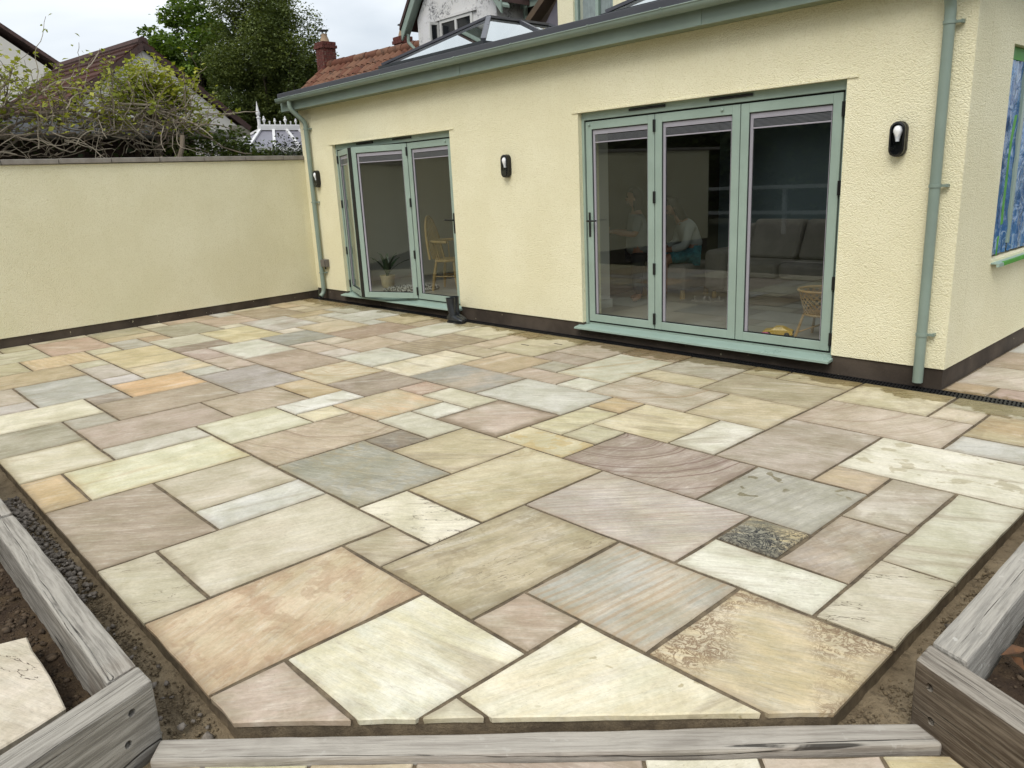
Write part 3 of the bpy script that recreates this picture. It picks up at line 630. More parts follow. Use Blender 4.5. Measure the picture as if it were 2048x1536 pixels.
def frame_only(D):
    x0, x1 = D
    f = MB().box(x0, x0+.03, 6.03, 6.115, DB, DT-.001).box(x1-.03, x1, 6.03, 6.115, DB, DT-.001).box(x0+.03, x1-.03, 6.03, 6.115, DT-.072, DT-.001).box(x0+.03, x1-.03, 6.052, 6.115, DB-.02, DB+.012).build('door_frame', SAGE, house, bevel=.002)
    # black seals in the gaps round the leaves
    g = MB().box(x0+.0302, x0+.042, 6.056, 6.10, DB+.013, DT-.073).box(x1-.042, x1-.0302, 6.056, 6.10, DB+.013, DT-.073).box(x0+.043, x1-.043, 6.056, 6.10, DT-.086, DT-.0722).box(x0+.043, x1-.043, 6.062, 6.10, DB+.0125, DB+.026)
    g.build('seal', GASKET, f)
    # projecting sill
    MB().prism_along([(x0-.06, 5.905, DB-.044), (x0-.06, 5.905, DB-.028), (x0-.06, 6.05, DB-.004), (x0-.06, 6.05, DB-.030), (x0-.06, 5.922, DB-.044)],
                     [(x1+.012, 5.905, DB-.044), (x1+.012, 5.905, DB-.028), (x1+.012, 6.05, DB-.004), (x1+.012, 6.05, DB-.030), (x1+.012, 5.922, DB-.044)]).build('sill', SAGE_SILL, f)
    for c in (.295, .62):
        xc = x0+(x1-x0)*(c if D is D2 else c-.01)+.02
        MB().box(xc-.205, xc+.205, 6.014, 6.030, DT-.036, DT-.014).box(xc-.19, xc+.19, 6.010, 6.014, DT-.030, DT-.020).build('trickle_vent', HINGE, f, bevel=.002)
    return f
f2 = frame_only(D2)
Z0, Z1 = DB+.030, DT-.088
jx = [D2[0]+.044, -4.529, -3.647, D2[1]-.044]
for i in range(3): sash(f2, (jx[i]+.004, 6.036), (jx[i+1]-.004, 6.036), Z0, Z1)
for x in (-4.529, -3.647): MB().box(x-.004, x+.004, 6.05, 6.09, Z0, Z1).build('seal', GASKET, f2)
hinges(f2, -4.529, 6.035, (Z0+.10, .75, 1.42, Z1-.10)); hinges(f2, D2[1]-.036, 6.035, (Z0+.10, .72, 1.46, Z1-.12))
def handle(parent, x, y, z, s):
    MB().box(x-.014, x+.014, y-.009, y, z-.16, z+.085).build('handle_plate', HINGE, parent, bevel=.004)
    MB().tube([(x, y-.009, z), (x, y-.045, z), (x+s*.02, y-.050, z), (x+s*.125, y-.050, z+.004)], [.010, .010, .0095, .008], 8).build('handle', HINGE, parent, smooth=True)
handle(f2, D2[0]+.082, 6.036, 1.20, 1)
for x, z in ((D2[0]+.10, Z1-.03), (-3.82, Z1-.03)): MB().lathe([(.012, 0), (.012, -.012), (.006, -.018)], (x, 6.036, z), 10, 'y').build('door_stop', SAGE, f2)
f1 = frame_only(D1)
Hp, Kp, Mp = (D1[0]+.045, 6.036), (-9.285, 5.722), (-8.425, 6.036)
K1 = (-9.318, 5.715)
sash(f1, Hp, K1, Z0, Z1); sash(f1, (Kp[0]+.035, Kp[1]), Mp, Z0, Z1); sash(f1, (Mp[0]+.012, 6.036), (D1[1]-.044, 6.036), Z0, Z1)
MB().box(-9.322, -9.246, 5.716, 5.776, Z0, Z1).build('seal', GASKET, f1)
MB().box(Mp[0]+.001, Mp[0]+.011, 6.05, 6.09, Z0, Z1).build('seal', GASKET, f1)
hinges(f1, Mp[0]+.006, 6.033, (Z0+.10, .75, 1.42, Z1-.10)); hinges(f1, D1[0]+.034, 6.035, (Z0+.10, .75, 1.42, Z1-.12))
handle(f1, D1[1]-.082, 6.036, 1.20, -1)
for x, z in ((-7.62, Z1-.03),): MB().lathe([(.012, 0), (.012, -.012), (.006, -.018)], (x, 6.036, z), 10, 'y').build('door_stop', SAGE, f1)
# ------------------------------------------------------------------ side window masked with blue film
FILM, nt = newmat('blue_masking_film'); p_ = nt('NewGeometry').outputs['Position']
n_ = nt.noise(nt.vmap(p_, scale=(1, 1.6, .5)), 4, 3, .5, 1.4)
cc = nt.mix(nt.ramp(n_, .3, .7), hexc('22528C', .9), hexc('4A84BC', .9))
rg_ = nt.math('ABSOLUTE', nt.math('SUBTRACT', nt.noise(nt.vmap(p_, scale=(1, 1.3, .6)), 5, 2, .5, 1.6), .5)); cc = nt.mix(nt.ramp(rg_, .0, .035, .55, 0), cc, hexc('B9CFE2'))
finish(nt, cc, .16, nt.bump(nt.noise(nt.vmap(p_, scale=(1, 1, .8)), 7, 3, .5, 2.0), .5, .03), spec=.7)
TAPE = simple('green_masking_tape', '4F9A34', .55, .2, 10)
f3 = MB().box(-2.06, -1.985, WO[0], WO[0]+.05, WO[2]+.03, WO[3]).box(-2.06, -1.985, WO[1]-.05, WO[1], WO[2]+.03, WO[3]).box(-2.06, -1.985, WO[0]+.05, WO[1]-.05, WO[3]-.05, WO[3]).box(-2.06, -1.985, WO[0]+.05, WO[1]-.05, WO[2]+.03, WO[2]+.09).box(-2.06, -1.925, 7.28, 7.34, WO[2]+.09, WO[3]-.05).build('side_window', SAGE, house, bevel=.003)
MB().prism_along([(-2.06, WO[0]-.0, WO[2]), (-1.83, WO[0], WO[2]-.025), (-1.83, WO[0], WO[2]-.05), (-1.85, WO[0], WO[2]-.05), (-1.85, WO[0], WO[2]-.03), (-2.06, WO[0], WO[2]-.03)],
    [(-2.06, WO[1]+.05, WO[2]), (-1.83, WO[1]+.05, WO[2]-.025), (-1.83, WO[1]+.05, WO[2]-.05), (-1.85, WO[1]+.05, WO[2]-.05), (-1.85, WO[1]+.05, WO[2]-.03), (-2.06, WO[1]+.05, WO[2]-.03)]).build('window_sill', SAGE_SILL, f3)
def film(y0, y1, z0, z1, seed, xb):
    N, Mz = 14, 40; V = []; Fc = []
    for j in range(Mz+1):
        for i in range(N+1):
            y = y0+(y1-y0)*i/N; z = z0+(z1-z0)*j/Mz
            x = xb+.018*mnoise.noise(Vector((y*9+seed, z*2.0, seed)))+.010*mnoise.noise(Vector((y*20, z*7+seed, 3)))
            V.append((x, y, z))
    for j in range(Mz):
        for i in range(N): a = j*(N+1)+i; Fc.append((a, a+1, a+N+2, a+N+1))
    return MB().add(V, Fc).build('masking_film', FILM, f3, smooth=True)
film(WO[0]+.003, 7.30, WO[2]+.02, WO[3]-.01, 3.0, -1.945); film(7.36, WO[1]-.003, WO[2]+.02, WO[3]-.01, 9.0, -1.945)
def strip(P, wd, name='masking_tape'):
    V = []; Fc = []
    for i, (y, z, x) in enumerate(P): V += [(x, y-wd*(.6+.4*math.sin(i*1.7)), z), (x+.004, y+wd*(.6+.4*math.cos(i*2.1)), z+.01)]
    for i in range(len(P)-1): Fc.append((2*i, 2*i+1, 2*i+3, 2*i+2))
    return MB().add(V, Fc).build(name, TAPE, f3)
strip([(7.05, 1.93, -1.905), (7.0, 1.75, -1.90), (6.96, 1.58, -1.895), (6.965, 1.45, -1.90), (6.95, 1.25, -1.892), (6.955, 1.12, -1.89)], .035)
strip([(6.93, 1.03, -1.90), (6.935, .95, -1.90), (6.93, .88, -1.90)], .02)
MB().box(-1.96, -1.935, WO[0]+.002, WO[1]-.002, WO[3]-.09, WO[3]-.002).build('masking_tape', TAPE, f3); MB().box(-1.85, -1.826, WO[0]+.12, WO[1]+.045, WO[2]-.048, WO[2]-.020).build('masking_tape', TAPE, f3)
# ------------------------------------------------------------------ roof lanterns
def lantern(L, zb, za, label):
    x0, x1, y0, y1 = L; xm = (x0+x1)/2; hip = (x1-x0)/2
    t = thing('roof_lantern', (xm, y0, 3.0), label, 'roof lantern', 'roof lanterns on the flat roof')
    MB().box(x0-.04, x1+.04, y0-.04, y0, 3.0, zb).box(x0-.04, x1+.04, y1, y1+.04, 3.0, zb).box(x0-.04, x0, y0, y1, 3.0, zb).box(x1, x1+.04, y0, y1, 3.0, zb).build('kerb', DARKM, t)
    MB().box(x0-.065, x1+.065, y0-.065, y0+.02, zb+.001, zb+.035).box(x0-.065, x1+.065, y1-.02, y1+.065, zb+.001, zb+.035).box(x0-.065, x0+.02, y0+.02, y1-.02, zb+.001, zb+.035).box(x1-.02, x1+.065, y0+.02, y1-.02, zb+.001, zb+.035).build('base_frame', DARKM, t)
    z = zb+.04; A, B = Vector((xm, y0+hip, za)), Vector((xm, y1-hip, za))
    c = [Vector((x0-.03, y0-.03, z)), Vector((x1+.03, y0-.03, z)), Vector((x1+.03, y1+.03, z)), Vector((x0-.03, y1+.03, z))]
    for poly in ([c[0], c[1], A], [c[1], c[2], B, A], [c[2], c[3], B], [c[3], c[0], A, B]):
        MB().add(poly, [tuple(range(len(poly)))]).build('glass_pane', LGLASS, t)
    LB = paint_mat('lantern_bar', '4A4B52', .3)
    for a, b in ((c[0], A), (c[1], A), (c[2], B), (c[3], B), (A, B), ((c[1]+c[2])/2+Vector((0, 0, 0)), (A+B)/2), ((c[3]+c[0])/2, (A+B)/2)):
        MB().bar(a+Vector((0, 0, .012)), b+Vector((0, 0, .012)), .06, .03).build('glazing_bar', LB, t)
    return t
lantern(L1, 3.15, 3.70, 'roof lantern with pale reflecting glass and dark frame above the left doors')
lantern(L2, 3.15, 3.70, 'roof lantern cut by the top of the picture above the right doors')
# ------------------------------------------------------------------ rooms
FLOORT = simple('pale_floor_tile', 'B8B0A4', .35, .15, 2.0, 30, .05, k=.8)
fl = MB().box(-10.9, -2.2, 6.116, 10.1, .05, .139).build('room_floor', FLOORT); struct(fl)
MB().box(XL, -10.9, 6.281, 10.2, .05, 2.79).build('inner_wall', WHITEWALL, house)
MB().box(-10.9, -6.45, 10.1, 10.2, .05, 2.79).build('inner_wall', WHITEWALL, house)
MB().box(-6.449, -2.2, 10.1, 10.2, .05, 2.79).build('inner_wall', TEALWALL, house)
MB().box(-6.05, -5.86, 6.281, 6.95, .14, 2.54).build('inner_wall', WHITEWALL, house)
MB().box(-6.07, -5.84, 6.282, 6.97, .1395, .24).build('skirting_board', WHITEWALL, house)
MB().box(-2.215, -2.195, 6.281, 10.1, .14, 2.54).build('inner_wall', TEALWALL, house)
MB().box(-6.50, -6.42, 7.3, 10.098, .14, 2.545).build('inner_wall', simple('olive_wall', '4B4737', .8, .1), house)
ce = MB()
for i in range(5):
    if i in (1, 3):
        L = L1 if i == 1 else L2
        ce.box(xs[i], xs[i+1], 6.285, L[2], 2.55, 2.60).box(xs[i], xs[i+1], L[3], 10.1, 2.55, 2.60)
        ce.box(xs[i]-.03, xs[i], L[2], L[3], 2.601, 2.859).box(xs[i+1], xs[i+1]+.03, L[2], L[3], 2.601, 2.859).box(xs[i], xs[i+1], L[2]-.03, L[2], 2.601, 2.859).box(xs[i], xs[i+1], L[3], L[3]+.03, 2.601, 2.859)
    else: ce.box(max(xs[i], -10.9), min(xs[i+1], -2.2), 6.285, 10.1, 2.55, 2.60)
ce.build('ceiling', WHITEWALL, house)
# ------------------------------------------------------------------ fittings on the wall
LAMPB = simple('black_lamp_body', '111213', .3, .2)
BULB, nt = newmat('frosted_bulb'); finish(nt, (.9, .9, .9, 1), .25, None, spec=.6)
CLEAR = glass_mat('lamp_glass', (.9, .92, .94), 1.5, 1.0)
def stadium(cx, cz, w, h, n=10):
    r = w/2; o = []
    for i in range(n+1): a = math.pi*i/n; o.append((cx+r*math.cos(a), cz+h/2-r+r*math.sin(a)))
    for i in range(n+1): a = math.pi+math.pi*i/n; o.append((cx+r*math.cos(a), cz-h/2+r+r*math.sin(a)))
    return o
def wall_lamp(x, z, label):
    t = thing('wall_lamp', (x, WY, z), label, 'wall lamp', 'bulkhead lamps along the house front')
    def ext(w, h, y0, y1, cz=0, w2=None, h2=None):
        a = stadium(x, z+cz, w, h); b = stadium(x, z+cz, w2 or w, h2 or h)
        return MB().prism_along([(p[0], y0, p[1]) for p in a], [(p[0], y1, p[1]) for p in b])
    ext(.110, .245, WY-.001, WY-.030).build('back_plate', LAMPB, t, smooth=True)
    mb = MB(); a, b = stadium(x, z, .106, .240), stadium(x, z, .080, .212)
    n = len(a)
    V = [(p[0], WY-.031, p[1]) for p in a]+[(p[0], WY-.062, p[1]) for p in a]+[(p[0], WY-.066, p[1]) for p in b]+[(p[0], WY-.036, p[1]) for p in b]
    Fc = [(k*n+i, k*n+(i+1) % n, (k+1)*n+(i+1) % n, (k+1)*n+i) for k in range(3) for i in range(n)]
    MB().add(V, Fc).build('rim', LAMPB, t, smooth=True)
    MB().prism_along([(x-.040, WY-.064, z-.105), (x+.040, WY-.064, z-.105), (x+.040, WY-.064, z-.045), (x-.040, WY-.064, z-.045)],
                     [(x-.036, WY-.034, z-.105), (x+.036, WY-.034, z-.105), (x+.036, WY-.034, z-.045), (x-.036, WY-.034, z-.045)]).build('hood', LAMPB, t)
    MB().lathe([(.014, -.046), (.015, -.030), (.022, -.006), (.032, .020), (.032, .036), (.025, .054), (.009, .064)], (x, WY-.046, z+.030), 14).build('bulb', BULB, t, smooth=True)
    s = stadium(x, z, .082, .214); MB().add([(p[0], WY-.0655, p[1]) for p in s], [tuple(range(len(s)))]).build('lens', CLEAR, t)
wall_lamp(-10.63, 1.795, 'black oval bulkhead lamp beside the left downpipe')
wall_lamp(-6.47, 1.792, 'black oval bulkhead lamp on the wall between the two sets of doors')
wall_lamp(-2.325, 1.79, 'black oval bulkhead lamp right of the wide doors, near the corner downpipe')
GREYBOX = simple('grey_socket_plastic', '6B6660', .5, .15)
sk = thing('outdoor_socket', (-10.64, WY, .55), 'grey weatherproof socket box low on the wall by the left downpipe', 'socket')
MB().box(-10.70, -10.58, WY-.07, WY-.001, .495, .61).build('box', GREYBOX, sk, bevel=.01, segs=2)
MB().box(-10.694, -10.586, WY-.092, WY-.071, .50, .608).build('lid', GREYBOX, sk, bevel=.008, segs=2)
MB().tube([(-10.64, WY-.04, .494), (-10.64, WY-.04, .46)], .012, 8).build('cable_gland', LAMPB, sk)
# boots
BOOT = simple('black_boot_rubber', '24282D', .38, .25, 14, 50, .2); SOLE = simple('boot_sole', '101114', .6, .2)
def boot(bx, by, ang, label):
    t = thing('rubber_boot', (bx, by, 0), label, 'boot', 'boots by the door')
    secs = [(0, .055, .045, .02, 0), (.035, .075, .042, .09, 0), (.07, .068, .042, .075, 0), (.11, .054, .044, .02, 0), (.16, .052, .046, .0, 0), (.23, .056, .050, -.005, 0), (.292, .060, .053, -.008, 0), (.30, .062, .055, -.008, 0)]
    n = 16; V = []; Fc = []; ca, sa = math.cos(ang), math.sin(ang)
    def P(u, v, z): return (bx+u*ca-v*sa, by+u*sa+v*ca, z)
    # leg shaft
    for z, ru, rv, off, _ in [(.06, .060, .045, .0, 0)]+secs[3:]:
        for k in range(n): a = 2*math.pi*k/n; V.append(P(off+ru*math.cos(a), rv*math.sin(a), z))
    m = len(V)//n
    for j in range(m-1):
        for k in range(n): Fc.append((j*n+k, j*n+(k+1) % n, (j+1)*n+(k+1) % n, (j+1)*n+k))
    b0 = len(V)
    for k in range(n): a = 2*math.pi*k/n; V.append(P(-.008+.052*math.cos(a), .046*math.sin(a), .297))
    for k in range(n): a = 2*math.pi*k/n; V.append(P(-.005+.046*math.cos(a), .042*math.sin(a), .14))
    for k in range(n): Fc.append(((m-1)*n+k, (m-1)*n+(k+1) % n, b0+(k+1) % n, b0+k)); Fc.append((b0+k, b0+(k+1) % n, b0+n+(k+1) % n, b0+n+k))
    Fc.append(tuple(range(b0+2*n-1, b0+n-1, -1)))
    MB().add(V, Fc).build('shaft', BOOT, t, smooth=True)
    # foot: cross sections along u
    V = []; Fc = []; fs = [(-.062, .030, .075), (-.045, .041, .10), (0, .043, .115), (.05, .042, .105), (.10, .046, .085), (.15, .049, .072), (.185, .043, .060), (.205, .026, .045)]
    for u, wv, hz in fs:
        for k in range(n):
            a = 2*math.pi*k/n; cz = math.sin(a); V.append(P(u, wv*math.cos(a), .018+(hz-.018)*(.5+.5*cz) if cz > -.6 else .018))
    for j in range(len(fs)-1):
        for k in range(n): Fc.append((j*n+k, j*n+(k+1) % n, (j+1)*n+(k+1) % n, (j+1)*n+k))
    Fc.append(tuple(range(n-1, -1, -1))); Fc.append(tuple(range((len(fs)-1)*n, len(fs)*n)))
    MB().add(V, Fc).build('foot', BOOT, t, smooth=True)
    out = [P(u, wv+.003, 0) for u, wv, _ in fs]+[P(u, -wv-.003, 0) for u, wv, _ in reversed(fs)]
    MB().prism([(q[0], q[1]) for q in out], -.002, .017).build('sole', SOLE, t)
boot(-7.375, 5.825, R(-8), 'black rubber boot nearer the doors, half hidden behind its pair')
boot(-7.325, 5.725, R(2), 'black rubber boot standing in front of its pair, toe pointing right')

# ------------------------------------------------------------------ inside the left room
WOOD = simple('pale_chair_wood', 'B4945F', .45, .25, 8, 40, .1, k=.9)
def windsor(cx, cy, ang, label):
    t = thing('windsor_chair', (cx, cy, .14), label, 'chair'); ca, sa = math.cos(ang), math.sin(ang); z0 = .14
    def P(u, v, z): return (cx+u*ca-v*sa, cy+u*sa+v*ca, z0+z)      # u forward, v sideways
    seat = [P(.22*math.cos(a)*(1.0 if math.cos(a) > 0 else .95), .23*math.sin(a), 0) for a in [2*math.pi*i/20 for i in range(20)]]
    MB().prism_along([(p[0], p[1], z0+.41) for p in seat], [(p[0], p[1], z0+.445) for p in seat]).build('seat', WOOD, t, bevel=.008)
    for su in (1, -1):
        for sv in (1, -1): MB().tube([P(su*.14, sv*.14, .41), P(su*.17, sv*.165, .22), P(su*.20, sv*.19, 0)], [.018, .026, .017], 8).build('leg', WOOD, t, smooth=True)
    MB().tube([P(.17, .165, .2), P(-.17, .165, .2)], .010, 6).tube([P(.17, -.165, .2), P(-.17, -.165, .2)], .010, 6).tube([P(0, .165, .2), P(0, -.165, .2)], .010, 6).build('stretcher', WOOD, t)
    hoop = [P(-.20-.10*math.sin(max(0, a)), .215*math.cos(a)*(1.0), .45+.60*math.sin(a)) for a in [math.pi*i/16 for i in range(17)]]
    MB().tube(hoop, .018, 8).build('hoop', WOOD, t, smooth=True)
    arm = [P(.12-.36*math.sin(math.pi*i/14), .28*math.cos(math.pi*i/14), .70) for i in range(15)]
    MB().tube(arm, .021, 8).build('arm_rail', WOOD, t, smooth=True)
    for i in range(-4, 5):
        v = i*.042; h = .45+.60*math.sqrt(max(0, 1-(v/.215)**2)); b = .10*math.sqrt(max(0, 1-(v/.215)**2))
        MB().tube([P(-.19, v*.85, .445), P(-.20-b, v, h-.01)], .009, 6).build('spindle', WOOD, t)
    for s in (1, -1):
        for i, a in enumerate((.10, .22, .34)):
            A = a*math.pi; MB().tube([P(.12-.30*math.sin(A)-.0, s*.20*math.cos(A)+s*.0, .445), P(.12-.36*math.sin(A), s*.28*math.cos(A), .695)], .008, 6).build('spindle', WOOD, t)
windsor(-8.93, 7.0, R(25), 'pale wooden hoop-backed chair with spindles seen through the left doors')
# potted plant
POT = simple('cream_pot', 'C9B892', .5, .25, 12); LEAFP = simple('dark_houseplant_leaf', '2F4A2A', .4, .35, 20); SOILP = simple('pot_soil', '2A211A', .9)
pp = thing('potted_plant', (-10.0, 6.62, .14), 'potted plant with long upright leaves in a cream pot inside the left doors', 'plant')
MB().lathe([(.075, 0), (.095, .03), (.112, .16), (.118, .175), (.118, .185), (.106, .185), (.10, .165)], (-10.0, 6.62, .14), 18).build('pot', POT, pp, smooth=True)
MB().lathe([(.02, 0), (.101, .001), (.101, .004)], (-10.0, 6.62, .295), 16).build('soil', SOILP, pp)
for i in range(13):
    a = i*2.4; l = .30+.22*((i*37) % 10)/10; tl = .10+.32*((i*53) % 10)/10
    d = Vector((math.cos(a), math.sin(a), 0)); sdv = Vector((-d.y, d.x, 0)); V = []; Fc = []
    for k in range(7):
        t_ = k/6; c = Vector((-10.0, 6.62, .29))+d*(tl*t_**1.5*.9)+Vector((0, 0, l*(t_-.22*t_**3))); wv = .030*math.sin(math.pi*(.12+.88*t_))**.8 if k < 6 else .002
        V += [c-sdv*wv+Vector((0, 0, .010)), c, c+sdv*wv+Vector((0, 0, .010))]
    for k in range(6): Fc += [(3*k, 3*k+1, 3*k+4, 3*k+3), (3*k+1, 3*k+2, 3*k+5, 3*k+4)]
    MB().add(V, Fc).build('leaf', LEAFP, pp, smooth=True)
# pebble-pattern mat : many little felt balls
PEB, nt = newmat('felt_balls'); oi = nt('NewGeometry').outputs['Random Per Island']
finish(nt, nt.mix(nt.ramp(oi, .3, .7), hexc('2E2B2C'), hexc('B8B4AE')), .9)
rug = MB().lathe([(.42, 0), (.42, .012)], (-9.45, 6.66, .139), 28).build('round_mat', GREYBOX); tag(rug, 'round black and white felt-ball mat on the floor inside the left doors', 'mat')
fb = MB()
for i in range(420):
    r_ = .41*math.sqrt(rnd.random()); a = rnd.uniform(0, 6.283); s = rnd.uniform(.012, .019)
    c = Vector((-9.45+r_*math.cos(a), 6.66+r_*math.sin(a), .151+s*.6)); V = [c+Vector(v)*s for v in ((1,0,0),(-1,0,0),(0,1,0),(0,-1,0),(0,0,1),(0,0,-1))]
    fb.add(V, [(0,2,4),(2,1,4),(1,3,4),(3,0,4),(2,0,5),(1,2,5),(3,1,5),(0,3,5)])
tag(fb.build('felt_ball_pile', PEB, rug), kind='stuff')
LOWCAB = simple('cabinet_white', 'C9C5BA', .6, .06)
cb = thing('sideboard', (-9.0, 9.7, .14), 'low pale sideboard against the back wall behind the spindle chair', 'sideboard')
MB().box(-9.9, -7.4, 9.6, 10.09, .22, .86).build('carcass', LOWCAB, cb, bevel=.005); MB().box(-9.93, -7.37, 9.57, 10.095, .862, .90).build('top', WOOD, cb, bevel=.004)
for i in range(4): MB().box(-9.87+i*.617, -9.87+i*.617+.60, 9.58, 9.598, .26, .83).build('door', LOWCAB, cb, bevel=.003)
for i in range(2): MB().box(-9.8+i*2.2, -9.7+i*2.2, 9.64, 10.05, .14, .219).build('foot', WOOD, cb)
# ------------------------------------------------------------------ inside the right room
def fabric(name, h, k=.8):
    m, nt = newmat(name); p = nt('TexCoord').outputs['Object']; n = nt.noise(p, 4, 5, .6); c = hexc(h, k)
    cc = nt.mix(nt.ramp(n, .3, .7), tuple(x*.8 for x in c[:3])+(1,), c)
    finish(nt, cc, .95, nt.bump(nt.noise(p, 140, 3, .7), .5, .006), spec=.1); return m
SOFA = fabric('grey_beige_fabric', 'A39B92'); 
def cushion(mbc, x0, x1, y0, y1, z0, z1, b=.05):
    m = MB().box(x0, x1, y0, y1, z0, z1); return m
sf = thing('sofa', (-4.0, 8.7, .14), 'grey beige fabric sofa with loose cushions behind the wide doors', 'sofa')
MB().box(-5.2, -2.45, 8.08, 8.98, .22, .42).build('base', SOFA, sf, bevel=.04, segs=3)
for x0, x1 in ((-5.0, -4.36), (-4.34, -3.56), (-3.54, -2.68)):
    MB().box(x0, x1, 8.02, 8.72, .425, .60).build('seat_cushion', SOFA, sf, bevel=.07, segs=4, origin=None)
    MB().prism_along([(x0, 8.45, .60), (x0, 8.72, .60), (x0, 8.90, 1.02), (x0, 8.66, 1.05)], [(x1, 8.45, .60), (x1, 8.72, .60), (x1, 8.90, 1.02), (x1, 8.66, 1.05)]).build('back_cushion', SOFA, sf, bevel=.07, segs=4)
MB().box(-5.2, -2.45, 8.80, 9.02, .42, .98).build('back', SOFA, sf, bevel=.06, segs=3)
MB().box(-5.30, -5.02, 8.02, 8.98, .24, .72).build('arm', SOFA, sf, bevel=.08, segs=4); MB().box(-2.66, -2.42, 8.02, 8.98, .24, .72).build('arm', SOFA, sf, bevel=.08, segs=4)
for x in (-5.2, -2.55):
    for y in (8.12, 8.88): MB().lathe([(.03, 0), (.025, .08)], (x, y, .14), 8).build('foot', WOOD, sf)
st = thing('footstool', (-5.72, 8.05, .14), 'square grey beige fabric footstool the seated person sits on', 'footstool')
MB().box(-6.12, -5.40, 7.78, 8.42, .25, .56).build('cushion', SOFA, st, bevel=.05, segs=3)
for x in (-6.05, -5.47):
    for y in (7.85, 8.35): MB().lathe([(.035, .0), (.03, .109)], (x, y, .14), 8).build('leg', WOOD, st)
RATTAN = simple('rattan_cane', 'A98555', .5, .3, 18)
def wicker(cx, cy, label):
    t = thing('wicker_chair', (cx, cy, .14), label, 'chair'); z0 = .14
    for sx in (-1, 1):
        for sy in (-1, 1): MB().tube([(cx+sx*.115, cy+sy*.115, z0+.22), (cx+sx*.165, cy+sy*.165, z0)], [.012, .014], 8).build('leg', RATTAN, t, smooth=True)
    for a, b in (((-1, -1), (1, 1)), ((-1, 1), (1, -1))): MB().tube([(cx+a[0]*.15, cy+a[1]*.15, z0+.06), (cx+b[0]*.125, cy+b[1]*.125, z0+.18)], .007, 6).build('brace', RATTAN, t)
    MB().lathe([(.02, 0), (.155, 0), (.16, .01), (.155, .02), (.02, .022)], (cx, cy, z0+.21), 20).build('seat', RATTAN, t)
    tub = MB(); n = 22
    for k in range(n):
        for dr_ in (1, -1):
            pts = []
            for j in range(6):
                h = j/5; a = 2*math.pi*k/n+dr_*h*1.1; r_ = .150+.055*h
                pts.append((cx+r_*math.cos(a), cy+r_*math.sin(a), z0+.23+.20*h))
            tub.tube(pts, .0032, 4, cap=False)
    tag(tub.build('woven_side', RATTAN, t), kind='stuff')
    MB().tube([(cx+.208*math.cos(a), cy+.208*math.sin(a), z0+.435) for a in [2*math.pi*i/24 for i in range(25)]], .012, 8).build('rim', RATTAN, t, smooth=True)
wicker(-3.12, 6.60, "child's wicker tub chair just inside the right-hand door leaf")
TOYY = simple('yellow_toy_plastic', 'C9A03A', .3, .1); TOYP = simple('pink_toy_plastic', 'C2457F', .35, .15); TOYK = simple('black_toy_parts', '15161A', .35)
tcar = thing('toy_car', (-3.47, 6.45, .14), 'small yellow toy sports car on the floor behind the glass', 'toy car')
def toy_car(cx, cy, ang, z0):
    ca, sa = math.cos(ang), math.sin(ang)
    def P(u, v, z): return (cx+u*ca-v*sa, cy+u*sa+v*ca, z0+z)
    prof = [(-.13, .022), (-.132, .05), (-.11, .062), (-.06, .066), (-.025, .092), (.035, .094), (.085, .068), (.125, .055), (.132, .03), (.13, .022)]
    MB().prism_along([P(u, -.055+(.012 if z > .07 else 0), z) for u, z in prof], [P(u, .055-(.012 if z > .07 else 0), z) for u, z in prof]).build('body', TOYY, tcar, bevel=.006, segs=2)
    for s in (1, -1):
        MB().prism_along([P(-.045, s*.0445, .070), P(-.022, s*.0445, .087), P(.032, s*.0445, .089), (P(.066, s*.0445, .071))], [P(-.045, s*.0475, .070), P(-.022, s*.0475, .086), P(.032, s*.0475, .088), P(.066, s*.0475, .071)]).build('side_window', TOYK, tcar)
        for u in (-.08, .08):
            wv = MB(); c = P(u, s*.052, .024); n = 14
            V = [P(u+.024*math.cos(2*math.pi*k/n), s*.042, .024+.024*math.sin(2*math.pi*k/n)) for k in range(n)]+[P(u+.024*math.cos(2*math.pi*k/n), s*.060, .024+.024*math.sin(2*math.pi*k/n)) for k in range(n)]
            wv.add(V, [(k, (k+1) % n, n+(k+1) % n, n+k) for k in range(n)]+[tuple(range(n)), tuple(range(2*n-1, n-1, -1))]).build('wheel', TOYK, tcar)
    MB().obox(P(.128, 0, .045), (.006*ca, .006*sa, 0), (-.035*sa, .035*ca, 0), (0, 0, .007)).build('grille', TOYK, tcar)
toy_car(-3.46, 6.47, R(20), .14)
pk = MB().lathe([(.03, 0), (.048, .012), (.046, .03), (.03, .042), (.012, .046)], (-3.545, 6.40, .14), 14)
tag(pk.build('pink_toy', TOYP, smooth=True), 'little pink plastic toy in front of the yellow toy car', 'toy')
PINKF = fabric('pink_knitted_fabric', '8E5A50')
pf = MB().lathe([(.05, 0), (.17, .02), (.21, .09), (.19, .17), (.10, .21), (.02, .215)], (-6.75, 8.15, .14), 18)
tag(pf.build('knitted_pouf', PINKF, smooth=True), 'round dusky pink pouf on the floor behind the left leaf of the wide doors', 'pouf')
SHOE = simple('pale_shoe', 'A59E92', .6, .2)
